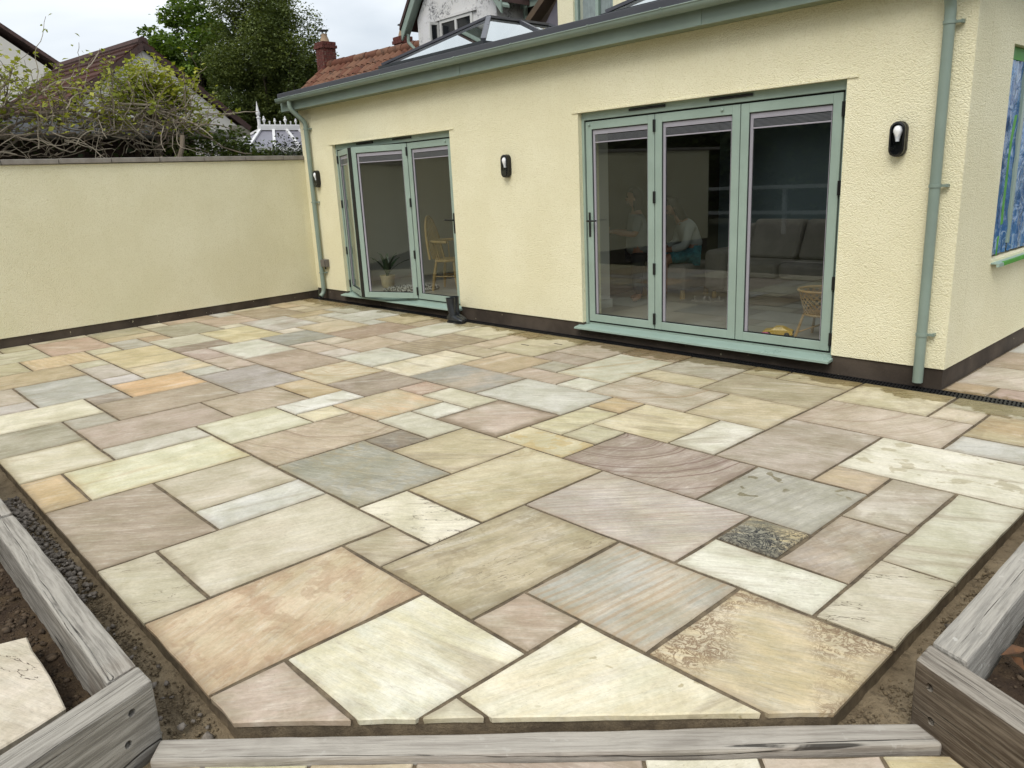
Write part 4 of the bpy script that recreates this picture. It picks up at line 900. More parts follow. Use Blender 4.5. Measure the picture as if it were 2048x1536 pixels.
for i, (x, y, a) in enumerate(((-5.18, 7.80, .3), (-5.02, 7.86, .9))):
    s_ = thing('sandal', (x, y, .14), ('pale sandal lying nearer the footstool', 'pale sandal lying nearer the sofa')[i], 'shoe', 'sandals on the floor')
    d = Vector((math.cos(a), math.sin(a), 0)); sdv = Vector((-d.y, d.x, 0)); c = Vector((x, y, .14))
    MB().prism([(c+d*u+sdv*v)[:2] for u, v in ((-.11, -.02), (-.08, -.034), (.04, -.038), (.10, -.03), (.12, 0), (.10, .03), (.04, .036), (-.08, .03))], .139, .158).build('sole', SHOE, s_)
    MB().tube([c+d*.04-sdv*.036+Vector((0, 0, .012)), c+d*.05+Vector((0, 0, .055)), c+d*.04+sdv*.036+Vector((0, 0, .012))], .012, 6).build('strap', SHOE, s_)
    MB().tube([c-d*.06-sdv*.03+Vector((0, 0, .012)), c-d*.07+Vector((0, 0, .06)), c-d*.06+sdv*.03+Vector((0, 0, .012))], .008, 6).build('strap', SHOE, s_)
# ------------------------------------------------------------------ people
SKIN = simple('skin', '8E6650', .5, .1, 6, 60, .05); HAIR = simple('dark_brown_hair', '2A1E14', .5, .35, 30, 80, .4); CARD = fabric('white_cardigan', 'B9BDB8'); SKIRT = simple('teal_print_skirt', '3F7C84', .8, .55, 26); 
def skin_mesh(name, joints, edges, mat, parent, root, sub=2):
    me = bpy.data.meshes.new(name); me.from_pydata([j[0] for j in joints], edges, []); ob = bpy.data.objects.new(name, me); col.objects.link(ob)
    md = ob.modifiers.new('s', 'SKIN'); md.use_smooth_shade = True
    for i, v in enumerate(me.skin_vertices[0].data): r_ = joints[i][1]; v.radius = r_ if hasattr(r_, '__len__') else (r_, r_); v.use_root = (i == root)
    sb = ob.modifiers.new('u', 'SUBSURF'); sb.levels = sub; sb.render_levels = sub
    dg = bpy.context.evaluated_depsgraph_get(); m2 = bpy.data.meshes.new_from_object(ob.evaluated_get(dg)); bpy.data.objects.remove(ob); bpy.data.meshes.remove(me)
    m2.materials.clear(); m2.materials.append(mat); m2.polygons.foreach_set('use_smooth', [True]*len(m2.polygons)); m2.name = name
    return link(name, m2, parent)
def hand(P, d, side, mat, parent, joints, edges, wrist):
    """palm and five fingers as chains added to a body"""
    d = Vector(d).normalized(); side = Vector(side).normalized(); up = d.cross(side)
    b = len(joints); joints.append((Vector(P)+d*.045, (.030, .014))); edges.append((wrist, b))
    for k, (o, l) in enumerate(((-.026, .060), (-.009, .072), (.009, .070), (.026, .055))):
        q = Vector(P)+d*.085+side*o; i = len(joints)
        joints.append((q, .009)); joints.append((q+d*l*.55-up*.012, .008)); joints.append((q+d*l*.85-up*.035, .007)); edges += [(b, i), (i, i+1), (i+1, i+2)]
    i = len(joints); q = Vector(P)+d*.035-side*.034
    joints.append((q, .010)); joints.append((q+d*.03-side*.016-up*.01, .009)); edges += [(b, i), (i, i+1)]
def head(c, fwd, up, parent, hairlen, lean):
    """shaped head: skull, jaw, nose, eyes, ears + long hair"""
    c = Vector(c); f = Vector(fwd).normalized(); s = f.cross(Vector(up)).normalized(); u = s.cross(f)
    rot = Matrix((s, f, u)).transposed()
    def W(x, y, z): return c+s*x+f*y+u*z
    mb = MB(); nu, nv = 20, 16; V = []; Fc = []
    for j in range(nv+1):
        th = math.pi*j/nv
        for i in range(nu):
            ph = 2*math.pi*i/nu; x, y, z = math.sin(th)*math.cos(ph), math.sin(th)*math.sin(ph), math.cos(th)
            rx, ry, rz = .074, .092, .112
            if z < -.1: k = 1-(-.1-z)*.42; x *= k; y = y*k+.10*(-.1-z)
            if y > .8: y = .8+(y-.8)*.5
            V.append(W(x*rx, y*ry, z*rz))
    for j in range(nv):
        for i in range(nu): Fc.append((j*nu+i, (j+1)*nu+i, (j+1)*nu+(i+1) % nu, j*nu+(i+1) % nu))
    mb.add(V, Fc); mb.ell(W(0, .086, -.018), (.011, .016, .022), 8, 6, rot); mb.ell(W(0, .080, -.058), (.022, .010, .008), 8, 6, rot)
    for q in (1, -1): mb.ell(W(q*.074, -.005, -.012), (.010, .020, .030), 8, 6, rot)
    hd = mb.build('head', SKIN, parent, smooth=True)
    e = MB(); [e.ell(W(q*.030, .080, .008), (.011, .008, .008), 8, 6, rot) for q in (1, -1)]; e.build('eye', simple('eye', '1C1612', .2), hd)
    hb = MB(); V = []; Fc = []
    for j in range(nv+1):
        th = math.pi*j/nv
        for i in range(nu):
            ph = 2*math.pi*i/nu; x, y, z = math.sin(th)*math.cos(ph), math.sin(th)*math.sin(ph), math.cos(th)
            if y > .25 and z < .45: y = .25+.0*y; z = max(z, .30)
            zz = z*.122 if z > -.2 else -.024-(abs(z)-.2)*hairlen*1.25
            V.append(W(x*.086, y*.104-.010, zz)+(Vector(lean)*max(0, -zz)))
    for j in range(nv):
        for i in range(nu): Fc.append((j*nu+i, (j+1)*nu+i, (j+1)*nu+(i+1) % nu, j*nu+(i+1) % nu))
    hb.add(V, Fc).build('hair', HAIR, parent, smooth=True)
# seated person on the footstool, leaning forward over their hands
pe = thing('person', (-5.55, 8.0, .14), 'seated person with long dark hair, white cardigan and teal skirt, head bowed', 'person')
fw = Vector((-.62, -.78, 0)); sd_ = Vector((.78, -.62, 0)); U = Vector((0, 0, 1))
pel = Vector((-5.50, 8.13, .66))
def Q(f_, s_, u_): return pel+fw*f_+sd_*s_+U*u_
Jn = [(Q(0, 0, 0), (.150, .115)), (Q(.03, 0, .14), (.125, .10)), (Q(.10, 0, .29), (.150, .105)), (Q(.17, 0, .40), (.085, .075)), (Q(.21, 0, .455), .050), (Q(.235, 0, .50), .050)]
Ed = [(0, 1), (1, 2), (2, 3), (3, 4), (4, 5)]
for q in (1, -1):
    b = len(Jn); Jn += [(Q(.12, q*.155, .36), .058), (Q(.17, q*.20, .12), .045), (Q(.36, q*.10, .07), .034), (Q(.40, q*.08, .07), .026)]; Ed += [(2, b), (b, b+1), (b+1, b+2), (b+2, b+3)]
    hand(Q(.40, q*.08, .07), fw-sd_*q*.3, sd_*q, SKIN, pe, Jn, Ed, b+3)
    b = len(Jn); Jn += [(Q(.08, q*.09, -.02), .092), (Q(.40, q*.10, -.03), .068), (Q(.41, q*.09, -.26), .050), (Q(.39, q*.09, -.45), .034), (Q(.42, q*.09, -.485), .036), (Q(.53, q*.11, -.495), .026)]; Ed += [(0, b), (b, b+1), (b+1, b+2), (b+2, b+3), (b+3, b+4), (b+4, b+5)]
body = skin_mesh('body', Jn, Ed, SKIN, pe, 0)
def garment(name, joints, edges, mat, root=0): return skin_mesh(name, joints, edges, mat, pe, root)
cj = [(Q(-.005, 0, .05), (.170, .135)), (Q(.03, 0, .15), (.145, .12)), (Q(.10, 0, .29), (.170, .125)), (Q(.165, 0, .385), (.10, .09))]; ce_ = [(0, 1), (1, 2), (2, 3)]
for q in (1, -1): b = len(cj); cj += [(Q(.115, q*.16, .355), .072), (Q(.17, q*.205, .12), .060), (Q(.33, q*.115, .075), .046)]; ce_ += [(2, b), (b, b+1), (b+1, b+2)]
garment('cardigan', cj, ce_, CARD)
sj = [(Q(-.02, 0, -.02), (.18, .12)), (Q(.10, .09, -.005), (.115, .10)), (Q(.36, .10, -.02), (.105, .085)), (Q(.10, -.09, -.005), (.115, .10)), (Q(.36, -.10, -.02), (.105, .085))]
garment('skirt', sj, [(0, 1), (1, 2), (0, 3), (3, 4)], SKIRT)
head(Q(.285, 0, .575), fw*.8+U*-.62, U*.8+fw*.62, pe, .42, Vector((-.10, -.12, 0))*.8)
# standing person deeper in the room, half hidden by the door stile
pe2 = thing('person', (-5.86, 7.44, .14), 'person in a pale top standing with a stick, half hidden by the door frame', 'person')
base = Vector((-5.84, 7.46, .14)); fw2 = Vector((-.72, -.69, 0)); sd2 = Vector((.69, -.72, 0))
def Q2(f_, s_, u_): return base+(fw2*f_+sd2*s_+U*u_)*.90
J2 = [(Q2(0, 0, .72), (.14, .11)), (Q2(.0, 0, .88), (.125, .10)), (Q2(.02, 0, 1.06), (.145, .10)), (Q2(.02, 0, 1.17), (.07, .065)), (Q2(.03, 0, 1.24), .046), (Q2(.035, 0, 1.28), .046)]; E2 = [(0, 1), (1, 2), (2, 3), (3, 4), (4, 5)]
for q in (1, -1):
    b = len(J2); J2 += [(Q2(.02, q*.15, 1.11), .055), (Q2(.06, q*.20, .90), .043), (Q2(.26, q*.14, .93), .033), (Q2(.30, q*.12, .94), .026)]; E2 += [(2, b), (b, b+1), (b+1, b+2), (b+2, b+3)]
    hand(Q2(.30, q*.12, .94), fw2, sd2*q, SKIN, pe2, J2, E2, b+3)
    b = len(J2); J2 += [(Q2(.0, q*.08, .66), .082), (Q2(.02, q*.09, .38), .058), (Q2(.0, q*.09, .06), .036), (Q2(.10, q*.10, .025), .028)]; E2 += [(0, b), (b, b+1), (b+1, b+2), (b+2, b+3)]
skin_mesh('body', J2, E2, SKIN, pe2, 0)
t2 = [(Q2(0, 0, .60), (.175, .15)), (Q2(0, 0, .78), (.165, .135)), (Q2(.02, 0, 1.06), (.165, .12)), (Q2(.02, 0, 1.15), (.09, .085))]; t2e = [(0, 1), (1, 2), (2, 3)]
for q in (1, -1): b = len(t2); t2 += [(Q2(.02, q*.155, 1.10), .068), (Q2(.06, q*.20, .92), .055)]; t2e += [(2, b), (b, b+1)]
skin_mesh('top', t2, t2e, fabric('dim_grey_top', '8E918E'), pe2, 0)
TROU = fabric('dark_trousers', '3A3C3E'); t3 = [(Q2(0, 0, .74), (.15, .12))]; t3e = []
for q in (1, -1): b = len(t3); t3 += [(Q2(.0, q*.085, .62), .094), (Q2(.02, q*.09, .38), .070), (Q2(.0, q*.09, .09), .052)]; t3e += [(0, b), (b, b+1), (b+1, b+2)]
skin_mesh('trousers', t3, t3e, TROU, pe2, 0)
head(Q2(.05, 0, 1.37), fw2, U, pe2, .18, Vector((0, 0, 0)))
tag(MB().tube([Q2(.38, -.10, 1.0), Q2(.44, -.12, .5), Q2(.50, -.14, .004)], [.014, .012, .012], 8).build('walking_stick', WOOD), 'thin wooden stick held upright by the standing person', 'stick')
# ------------------------------------------------------------------ garden wall
gw = thing('garden_wall', (-10.95, 2.0, 0), 'cream rendered garden wall with a dark base and grey coping along the left of the patio', 'wall')
WV = Vector((WX(5.98)-WX(-3.7), 5.98+3.7, 0)).normalized(); WN = Vector((WV.y, -WV.x, 0))      # WN points to the patio
def wp(y, off=0.0): return Vector((WX(y), y, 0))+WN*off
def wall_prism(y0, y1, o0, o1, z0, z1):
    P = [wp(y0, o0), wp(y1, o0), wp(y1, o1), wp(y0, o1)]
    return MB().prism([(p.x, p.y) for p in P], z0, z1)
wall_prism(-3.7, 5.979, -.22, .012, .115, 2.085).build('rendered_face', YELLOW, gw)
wall_prism(-3.69, 5.978, -.20, 0, -.2, .1145).build('painted_base', PLINTH, gw)
CONC, nt = newmat('grey_concrete'); p_ = nt('TexCoord').outputs['Object']; n_ = nt.noise(p_, 5, 6, .65)
c_ = nt.mix(nt.ramp(n_, .3, .7), hexc('8E877F', .8), hexc('A9A39A', .8)); c_ = nt.mix(nt.ramp(nt.noise(p_, 55, 2), .70, .74, 0, .7), c_, hexc('4A4540'))
finish(nt, c_, .9, nt.bump(nt.noise(p_, 90, 4, .7), .4, .004), spec=.2)
ys = [5.975, 5.62]; 
while ys[-1] > -3.6: ys.append(ys[-1]-.606)
for i in range(len(ys)-1):
    y1, y0 = ys[i]-.004, ys[i+1]+.004
    dz = rnd.uniform(-.003, .003); do = rnd.uniform(-.004, .004)
    P = [wp(y0, -.255+do), wp(y1, -.255+do), wp(y1, .042+do), wp(y0, .042+do)]
    c = (P[0]+P[2])/2
    MB().prism([(p.x, p.y) for p in P], 2.092+dz, 2.152+dz).build('coping_stone', CONC, gw, bevel=.004, origin=(c.x, c.y, 2.12))
# ------------------------------------------------------------------ ground
def soil_mat(name, a, b, c, sc=1.0):
    m, nt = newmat(name); p = nt('NewGeometry').outputs['Position']
    n = nt.noise(p, 5*sc, 8, .7); n2 = nt.noise(p, 38*sc, 5, .7)
    cc = nt.mix(nt.ramp(n, .35, .65), hexc(a, .8), hexc(b, .8)); cc = nt.mix(nt.ramp(n2, .52, .7, 0, .7), cc, hexc(c, .8))
    finish(nt, cc, .95, nt.bump(nt.math('ADD', n2, nt.math('MULTIPLY', nt.noise(p, 150, 3, .7), .4)), .9, .018), spec=.15); return m
SAND = soil_mat('sandy_soil', '8A7A62', 'A8977B', '5F5444')
EARTH = soil_mat('dark_earth', '46392F', '63533F', '2A221C')
LAWN = soil_mat('rough_ground', '4B4A35', '5E5A40', '3A3628', .3)
gr = MB().add([(-400, -400, -.22), (400, -400, -.22), (400, 600, -.22), (-400, 600, -.22)], [(0, 1, 2, 3)]).build('ground', LAWN); struct(gr)
def fbm(x, y, s, o=4):
    v = 0; a = 1; t = 0
    for k in range(o): v += a*mnoise.noise(Vector((x*s, y*s, k*7.3+1.7))); t += a; a *= .55; s *= 2.1
    return v/t
def rough_sheet(name, mat, poly_test, x0, x1, y0, y1, res, z, amp, sc, label=None, extra=None):
    nx, ny = int((x1-x0)/res), int((y1-y0)/res); idx = {}; V = []; Fc = []
    for j in range(ny+1):
        for i in range(nx+1):
            x, y = x0+i*res, y0+j*res
            if poly_test(x, y): idx[i, j] = len(V); V.append((x, y, z+amp*fbm(x, y, sc)+(extra(x, y) if extra else 0)))
    for j in range(ny):
        for i in range(nx):
            q = [(i, j), (i+1, j), (i+1, j+1), (i, j+1)]
            if all(k in idx for k in q): Fc.append([idx[k] for k in q])
    o = raw_mesh(name, V, Fc, mat, None, True); struct(o); return o
# left strip between patio and sleepers, the corner, the right strip
rough_sheet('sand_strip', SAND, lambda x, y: True, -6.4, -2.1, .44, .80, .012, -.088, .022, 9, extra=lambda x, y: -.012*math.exp(-((y-.64)/.06)**2))
rough_sheet('sand_strip', SAND, lambda x, y: x > -.89 or x-y > -2.99, -1.15, -.60, 1.9, 4.6, .012, -.092, .022, 9)
rough_sheet('bed_soil', EARTH, lambda x, y: (y < .44 and x < -2.40+(.45-y)*.37), -5.6, -1.95, -1.0, .46, .018, -.02, .05, 6)
rough_sheet('bed_soil', EARTH, lambda x, y: x > -.60 and y > 2.33-(x+.709)*.459, -.62, .8, 1.7, 4.4, .018, .02, .05, 6)
# loose stones
def rocks(name, mat, spots, label=None):
    V = []; Fc = []
    ico = [(0,0,1),(.894,0,.447),(.276,.851,.447),(-.724,.526,.447),(-.724,-.526,.447),(.276,-.851,.447),(.724,.526,-.447),(-.276,.851,-.447),(-.894,0,-.447),(-.276,-.851,-.447),(.724,-.526,-.447),(0,0,-1)]
    fi = [(0,1,2),(0,2,3),(0,3,4),(0,4,5),(0,5,1),(1,6,2),(2,7,3),(3,8,4),(4,9,5),(5,10,1),(6,7,2),(7,8,3),(8,9,4),(9,10,5),(10,6,1),(11,7,6),(11,8,7),(11,9,8),(11,10,9),(11,6,10)]
    for x, y, z, s in spots:
        b = len(V); e = Matrix.Rotation(rnd.uniform(0, 6.28), 3, 'Z') @ Matrix.Rotation(rnd.uniform(-.6, .6), 3, 'X')
        sx, sy, sz = s*rnd.uniform(.7, 1.35), s*rnd.uniform(.6, 1.1), s*rnd.uniform(.4, .8)
        for v in ico:
            k = rnd.uniform(.6, 1.3); q = e @ Vector((v[0]*sx*k, v[1]*sy*k, v[2]*sz*k)); V.append((x+q.x, y+q.y, z+q.z+sz*.3))
        Fc += [(a+b, c+b, d+b) for a, c, d in fi]
    return raw_mesh(name, V, Fc, mat)
def rock_mat(name, a, b):
    m, nt = newmat(name); isl = nt('NewGeometry').outputs['Random Per Island']; p = nt('TexCoord').outputs['Object']
    c = nt.mix(isl, hexc(a, .85), hexc(b, .85)); c = nt.mix(nt.ramp(nt.noise(p, 60, 5, .7), .4, .7, 0, .5), c, hexc('5A5147', .8))
    finish(nt, c, .9, nt.bump(nt.noise(p, 120, 4, .7), .6, .004), spec=.2); return m
STONE = rock_mat('grey_gravel', '6C645A', '9E958A'); CLOD = rock_mat('earth_clods', '33291F', '6A5A49'); SANDC = rock_mat('sand_crumbs', '6B5E4A', '8E7E64')
sp = []
for i in range(620):
    x = -5.3+1.7*rnd.random() if i < 590 else rnd.uniform(-3.3, -2.15); y = rnd.uniform(.555, .70)-.0
    if x > -3.55 and i < 590 and rnd.random() < .85: continue
    sp.append((x, y, -.084+rnd.uniform(0, .014), rnd.uniform(.006, .019)))
tag(rocks('gravel', STONE, sp), 'loose grey crushed stone in the gap between the left sleeper and the patio', 'gravel', kind='stuff')
sp = [(rnd.uniform(-5.2, -2.1), rnd.uniform(.55, .72), -.088, rnd.uniform(.002, .009)) for i in range(1900)]
for i in range(900):
    y = rnd.uniform(2.0, 3.5); sp.append((rnd.uniform(-.86, -.715), y, -.092, rnd.uniform(.002, .010)))
for i in range(300):
    t_ = rnd.uniform(0, 1); a = rnd.uniform(0, .14); sp.append((-2.33+a, .56+rnd.uniform(0, .12), -.086, rnd.uniform(.003, .010)))
tag(rocks('sand_crumbs', SANDC, sp), 'sandy crumbs and grit in the trench beside the patio edge', 'grit', kind='stuff')
sp = []
for i in range(3600):
    x = rnd.uniform(-4.6, -2.45); y = rnd.uniform(-.2, .42)
    if x > -2.46+(.45-y)*.37-.03: continue
    sp.append((x, y, -.02+.05*fbm(x, y, 6), rnd.uniform(.003, .009)*(1 if rnd.random() < .85 else 2.4)))
for i in range(2200):
    x = rnd.uniform(-.58, .5); y = rnd.uniform(2.0, 4.2)
    if y < 2.36-(x+.709)*.459: continue
    sp.append((x, y, .02+.05*fbm(x, y, 6), rnd.uniform(.003, .009)*(1 if rnd.random() < .85 else 2.2)))
tag(rocks('earth_clods', CLOD, sp), 'dark lumpy earth filling the raised beds behind the sleepers', 'earth', kind='stuff')
for i, (x, y, s, lb) in enumerate(((-2.30, .665, .030, 'flat dark stone in the sand at the near left corner of the patio'), (-.80, 2.93, .034, 'dark stone against the patio edge beside the right sleeper'), (-.775, 2.72, .036, 'pale flake of stone in the sand beside the right sleeper'))):
    tag(rocks('loose_stone', STONE if i < 2 else SANDC, [(x, y, -.085, s)]), lb, 'stone')
# dry leaves in the right bed
DRY = simple('dry_leaf', '6E4B2E', .8, .5, 30)
dl = MB()
for i in range(46):
    x, y = rnd.uniform(-.55, -.10), rnd.uniform(2.55, 3.3); c = Vector((x, y, .06+rnd.uniform(0, .05))); a = rnd.uniform(0, 6.28); d = Vector((math.cos(a), math.sin(a), rnd.uniform(-.4, .5))); sdv = Vector((-math.sin(a), math.cos(a), rnd.uniform(-.3, .5))); l = rnd.uniform(.025, .05)
    dl.add([c-d*l, c-sdv*l*.5+Vector((0, 0, .012)), c+d*l, c+sdv*l*.5+Vector((0, 0, .014)), c], [(0, 1, 4), (1, 2, 4), (2, 3, 4), (3, 0, 4)])
tag(dl.build('dry_leaves', DRY), 'curled brown dry leaves on the earth of the right bed', 'leaves', kind='stuff')
# ------------------------------------------------------------------ sleepers
def timber_mat(name, a, b, dark, browns=.0, paint=0.0):
    m, nt = newmat(name); p = nt('TexCoord').outputs['Object']
    pw = nt('VectorMath', {'operation': 'ADD'}, i0=p, i1=nt('VectorMath', {'operation': 'SCALE'}, i0=nt('TexNoise', Vector=nt.vmap(p, scale=(1.2, 4, 4)), Scale=2.0, Detail=2.0).outputs['Color'], Scale=.022).outputs[0]).outputs[0]
    g1 = nt.noise(nt.vmap(pw, scale=(1.3, 26, 26)), 2.6, 8, .68); g2 = nt.noise(nt.vmap(pw, scale=(.8, 60, 60)), 2.2, 4, .7); big = nt.noise(p, 3.4, 5, .6, .6)
    c = nt.mix(nt.ramp(g1, .36, .66), hexc(a, .8), hexc(b, .8)); c = nt.mix(nt.ramp(g2, .56, .70, 0, .55), c, hexc(dark, .7))
    c = nt.mix(nt.ramp(big, .52, .66, 0, .5), c, nt.mix(.5, hexc(a, .8), hexc('5D564C', .8)))
    c = nt.mix(nt.ramp(nt.noise(p, 2.1, 3, .6), .55, .7, 0, browns), c, hexc('6A4E33', .7))
    if paint: c = nt.mix(nt.ramp(nt.noise(p, 22, 3, .5), .66, .69, 0, paint), c, hexc('D9D6CE', .8))
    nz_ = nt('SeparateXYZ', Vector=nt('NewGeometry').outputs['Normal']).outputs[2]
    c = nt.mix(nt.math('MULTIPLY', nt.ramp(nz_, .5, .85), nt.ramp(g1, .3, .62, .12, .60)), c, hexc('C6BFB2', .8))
    crk = nt.math('ABSOLUTE', nt.math('SUBTRACT', nt.noise(nt.vmap(pw, scale=(.14, 7, 7), loc=(3.1, 0, 0)), 1.5, 2, .5), .5)); ck = nt.ramp(crk, .003, .009, 1, 0)
    c = nt.mix(nt.math('MULTIPLY', ck, nt.ramp(big, .42, .55, 0, .85)), c, (.012, .010, .008, 1))
    h = nt.math('SUBTRACT', nt.math('ADD', g1, nt.math('MULTIPLY', g2, .5)), nt.math('MULTIPLY', ck, 1.2))
    finish(nt, c, .88, nt.bump(h, .7, .006), spec=.2); return m
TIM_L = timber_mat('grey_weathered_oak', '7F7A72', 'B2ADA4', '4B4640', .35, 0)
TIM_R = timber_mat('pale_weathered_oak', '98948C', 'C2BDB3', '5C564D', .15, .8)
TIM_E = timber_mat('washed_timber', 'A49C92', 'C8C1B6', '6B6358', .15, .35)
TIM_D = timber_mat('brown_weathered_oak', '52463A', '867A6B', '2A221B', .7, 0)
def sleeper(name, poly, z0, z1, mat, label, ang, holes=(), group='timber sleepers edging the beds', sub=26):
    """poly : plan corners; local x runs along the timber so the grain follows it"""
    c = Vector((sum(p[0] for p in poly)/len(poly), sum(p[1] for p in poly)/len(poly), z0)); rot = Matrix.Rotation(-ang, 3, 'Z')
    loc = [rot @ (Vector((p[0], p[1], 0))-Vector((c.x, c.y, 0))) for p in poly]
    o = MB().prism([(p.x, p.y) for p in loc], 0, z1-z0).build(name, mat, None)
    me = o.data; bm = bmesh.new(); bm.from_mesh(me)
    L = max(p.x for p in loc)-min(p.x for p in loc)
    bmesh.ops.bevel(bm, geom=bm.edges[:], offset=.010, segments=2, affect='EDGES', profile=.5)
    x0 = min(p.x for p in loc)
    for k in range(1, sub):
        bmesh.ops.bisect_plane(bm, geom=bm.verts[:]+bm.edges[:]+bm.faces[:], plane_co=(x0+L*k/sub, 0, 0), plane_no=(1, 0, 0))
    sd = rnd.uniform(0, 50)
    for v in bm.verts:
        n = mnoise.noise(Vector((v.co.x*3+sd, v.co.y*9, v.co.z*9))); n2 = mnoise.noise(Vector((v.co.x*11+sd, v.co.y*20, v.co.z*20)))
        k = .0028*n+.0014*n2
        v.co.y += k; v.co.z += k*.8 if v.co.z > .02 else 0
    bm.to_mesh(me); bm.free()
    o.location = c; o.rotation_euler = (0, 0, ang)
    tag(o, label, 'timber', group)
    if holes:
        cut = MB()
        for (hx, hz) in holes: cut.lathe([(.013, -.05), (.013, .05)], (hx[0], hx[1], hz), 14, 'y')
        co = cut.build('cut', GASKET); co.location = (0, 0, 0)
        # holes are given in the timber's local frame
        co.location = c; co.rotation_euler = (0, 0, ang)
        md = o.modifiers.new('b', 'BOOLEAN'); md.object = co; md.operation = 'DIFFERENCE'; md.solver = 'EXACT'
        bpy.context.view_layer.update()
        dg = bpy.context.evaluated_depsgraph_get(); m2 = bpy.data.meshes.new_from_object(o.evaluated_get(dg)); o.modifiers.clear(); o.data = m2
        bpy.data.objects.remove(co)
    return o
ZT = .17
sleeper('sleeper', [(-4.285, .431), (-2.456, .442), (-2.492, .546), (-4.285, .538)], -.12, ZT, TIM_L, 'grey weathered sleeper along the left bed, running beside the patio edge', 0.0)
sleeper('sleeper', [(-6.2, .428), (-4.295, .428), (-4.295, .536), (-6.2, .534)], -.12, ZT+.006, TIM_L, 'farther sleeper of the left bed, its end just showing at the picture edge', 0.0)
ua = math.atan2(-.385, .142); uv = Vector((math.cos(ua), math.sin(ua)))
A, B = Vector((-2.368, .555)), Vector((-2.489, .549)); E1, E2_ = A+uv*1.25, B+uv*1.25
def loc_of(P, poly, ang):
    c = Vector((sum(p[0] for p in poly)/len(poly), sum(p[1] for p in poly)/len(poly))); d = Vector(P)-c
    return (d.x*math.cos(ang)+d.y*math.sin(ang), -d.x*math.sin(ang)+d.y*math.cos(ang))
pl = [tuple(B), tuple(E2_), tuple(E1), tuple(A)]
ll = loc_of(A+uv*.085, pl, ua)
sleeper('sleeper', pl, -.12, ZT, TIM_L, 'grey sleeper with two bolt holes across the near end of the left bed', ua, [((ll[0], ll[1]), .23), ((ll[0]+.03, ll[1]), .137)])
sleeper('sleeper', [(-.708, 2.376), (-.593, 2.337), (-.593, 4.6), (-.700, 4.6)], -.12, ZT, TIM_R, 'pale grey sleeper splashed with white along the right bed', math.pi/2)
ub = math.atan2(-.149, .325); uv2 = Vector((math.cos(ub), math.sin(ub)))
A2, B2 = Vector((-.712, 2.252)), Vector((-.711, 2.371)); pr_ = [tuple(A2), tuple(A2+uv2*1.3), tuple(B2+uv2*1.3), tuple(B2)]
l2 = loc_of(A2+uv2*.06, pr_, ub); l3 = loc_of(A2+uv2*.075, pr_, ub)
sleeper('sleeper', pr_, -.12, ZT, TIM_D, 'brown-sided sleeper with two bolt holes across the near end of the right bed', ub, [((l2[0], l2[1]), .23), ((l3[0], l3[1]), .122)])
# step edge timber at the chamfered corner
s2 = math.sqrt(.5); T = lambda t, s: ((t+s)*s2, (t-s)*s2)       # t along the edge, s across (towards the camera)
sleeper('step_timber', [T(-1.285, -2.054), T(-1.275, -1.957), T(1.135, -1.978), T(1.105, -2.076)], -.16, -.040, TIM_E, 'long pale timber edging between the chamfered patio corner and the path', math.pi/4, group=None, sub=30)
# ------------------------------------------------------------------ path in the foreground
pth = MB().prism([T(-1.7, -1.955), T(-1.7, -.2), T(1.6, -.2), T(1.6, -1.972)], -.2, -.072).build('path', MORTAR); struct(pth)
def tslab(t0, t1, s0, s1, A_, B_, **k):
    j = .006; poly = [T(t0+j, s0+j), T(t0+j, s1-j), T(t1-j, s1-j), T(t1-j, s0+j)]
    mb, c = slab_mesh(poly, -.064+rnd.uniform(-.001, .001)); cx, cy = T((t0+t1)/2, (s0+s1)/2)
    return mb.build('paving_slab', stone_mat(A_, B_, 1, 1, rnd.uniform(0, 40), e=.0, **k), pth, origin=(cx, cy, -.064))
te = [(-1.62, -1.109, 'C9B99B', 'CFC3A8'), (-1.109, -.776, 'DCD6B4', 'D3CBA6'), (-.776, -.448, 'CDB89B', 'D3C1A6'), (-.448, .246, 'B09A8C', 'BBA799'), (.246, .592, 'DDD6BE', 'E0DAC6'), (.592, .948, 'C9B5A4', 'D0BEAE'), (.948, 1.55, 'D6C08F', 'DDCFA6')]
for t0, t1, a, b in te: tslab(t0, t1, -1.968, -1.42, a, b, **({'r': .4, 'c': 'B08850'} if t0 > .9 else {}))
tq = [-1.6, -1.0, -.4, .2, .8, 1.4]
for i in range(5):
    tslab(tq[i], tq[i+1], -1.42, -.82, ['C9B99B', 'D5CCB0', 'BCA593', 'D2C6AC', 'C3AF98'][i], ['CFC3A8', 'DDD6BE', 'C5B1A2', 'CABB9E', 'CDBBA6'][i])
    tslab(tq[i], tq[i+1], -.82, -.22, ['D5CCB0', 'BCA593', 'D2C6AC', 'C3AF98', 'C9B99B'][i], ['DDD6BE', 'C5B1A2', 'CABB9E', 'CDBBA6', 'CFC3A8'][i])
# side paving by the house corner
sidep = MB().box(-1.90, -.2, 5.982, 11.0, -.16, -.0065).build('side_path', MORTAR); struct(sidep)
for x0, x1, y0, y1, a, b, k in ((-1.895, -1.60, 5.98, 6.275, 'C9B5A0', 'B89F7C', dict(s=20, x=4)), (-1.60, -.98, 5.98, 6.275, 'B59A8E', 'C9B4A6', dict(s=15, x=5)), (-1.895, -.98, 6.275, 6.925, 'CFC3B6', 'C2B2A4', dict(s=62, x=6)), (-1.895, -1.0, 6.925, 7.53, 'B39E8A', 'BDA994', dict(s=10)), (-1.895, -1.0, 7.53, 8.14, 'C5C6C2', 'CDCDC8', {}), (-1.895, -1.0, 8.14, 8.74, 'BCA791', 'C5B29D', {}),
    (-.98, -.3, 5.98, 6.59, 'CDBFA8', 'D2C7B2', {}), (-.98, -.3, 6.59, 7.2, 'BFA997', 'C6B2A2', {})):
    lay('s', x0, x1, y0, y1, dict(A=a, B=b, **k), sidep)
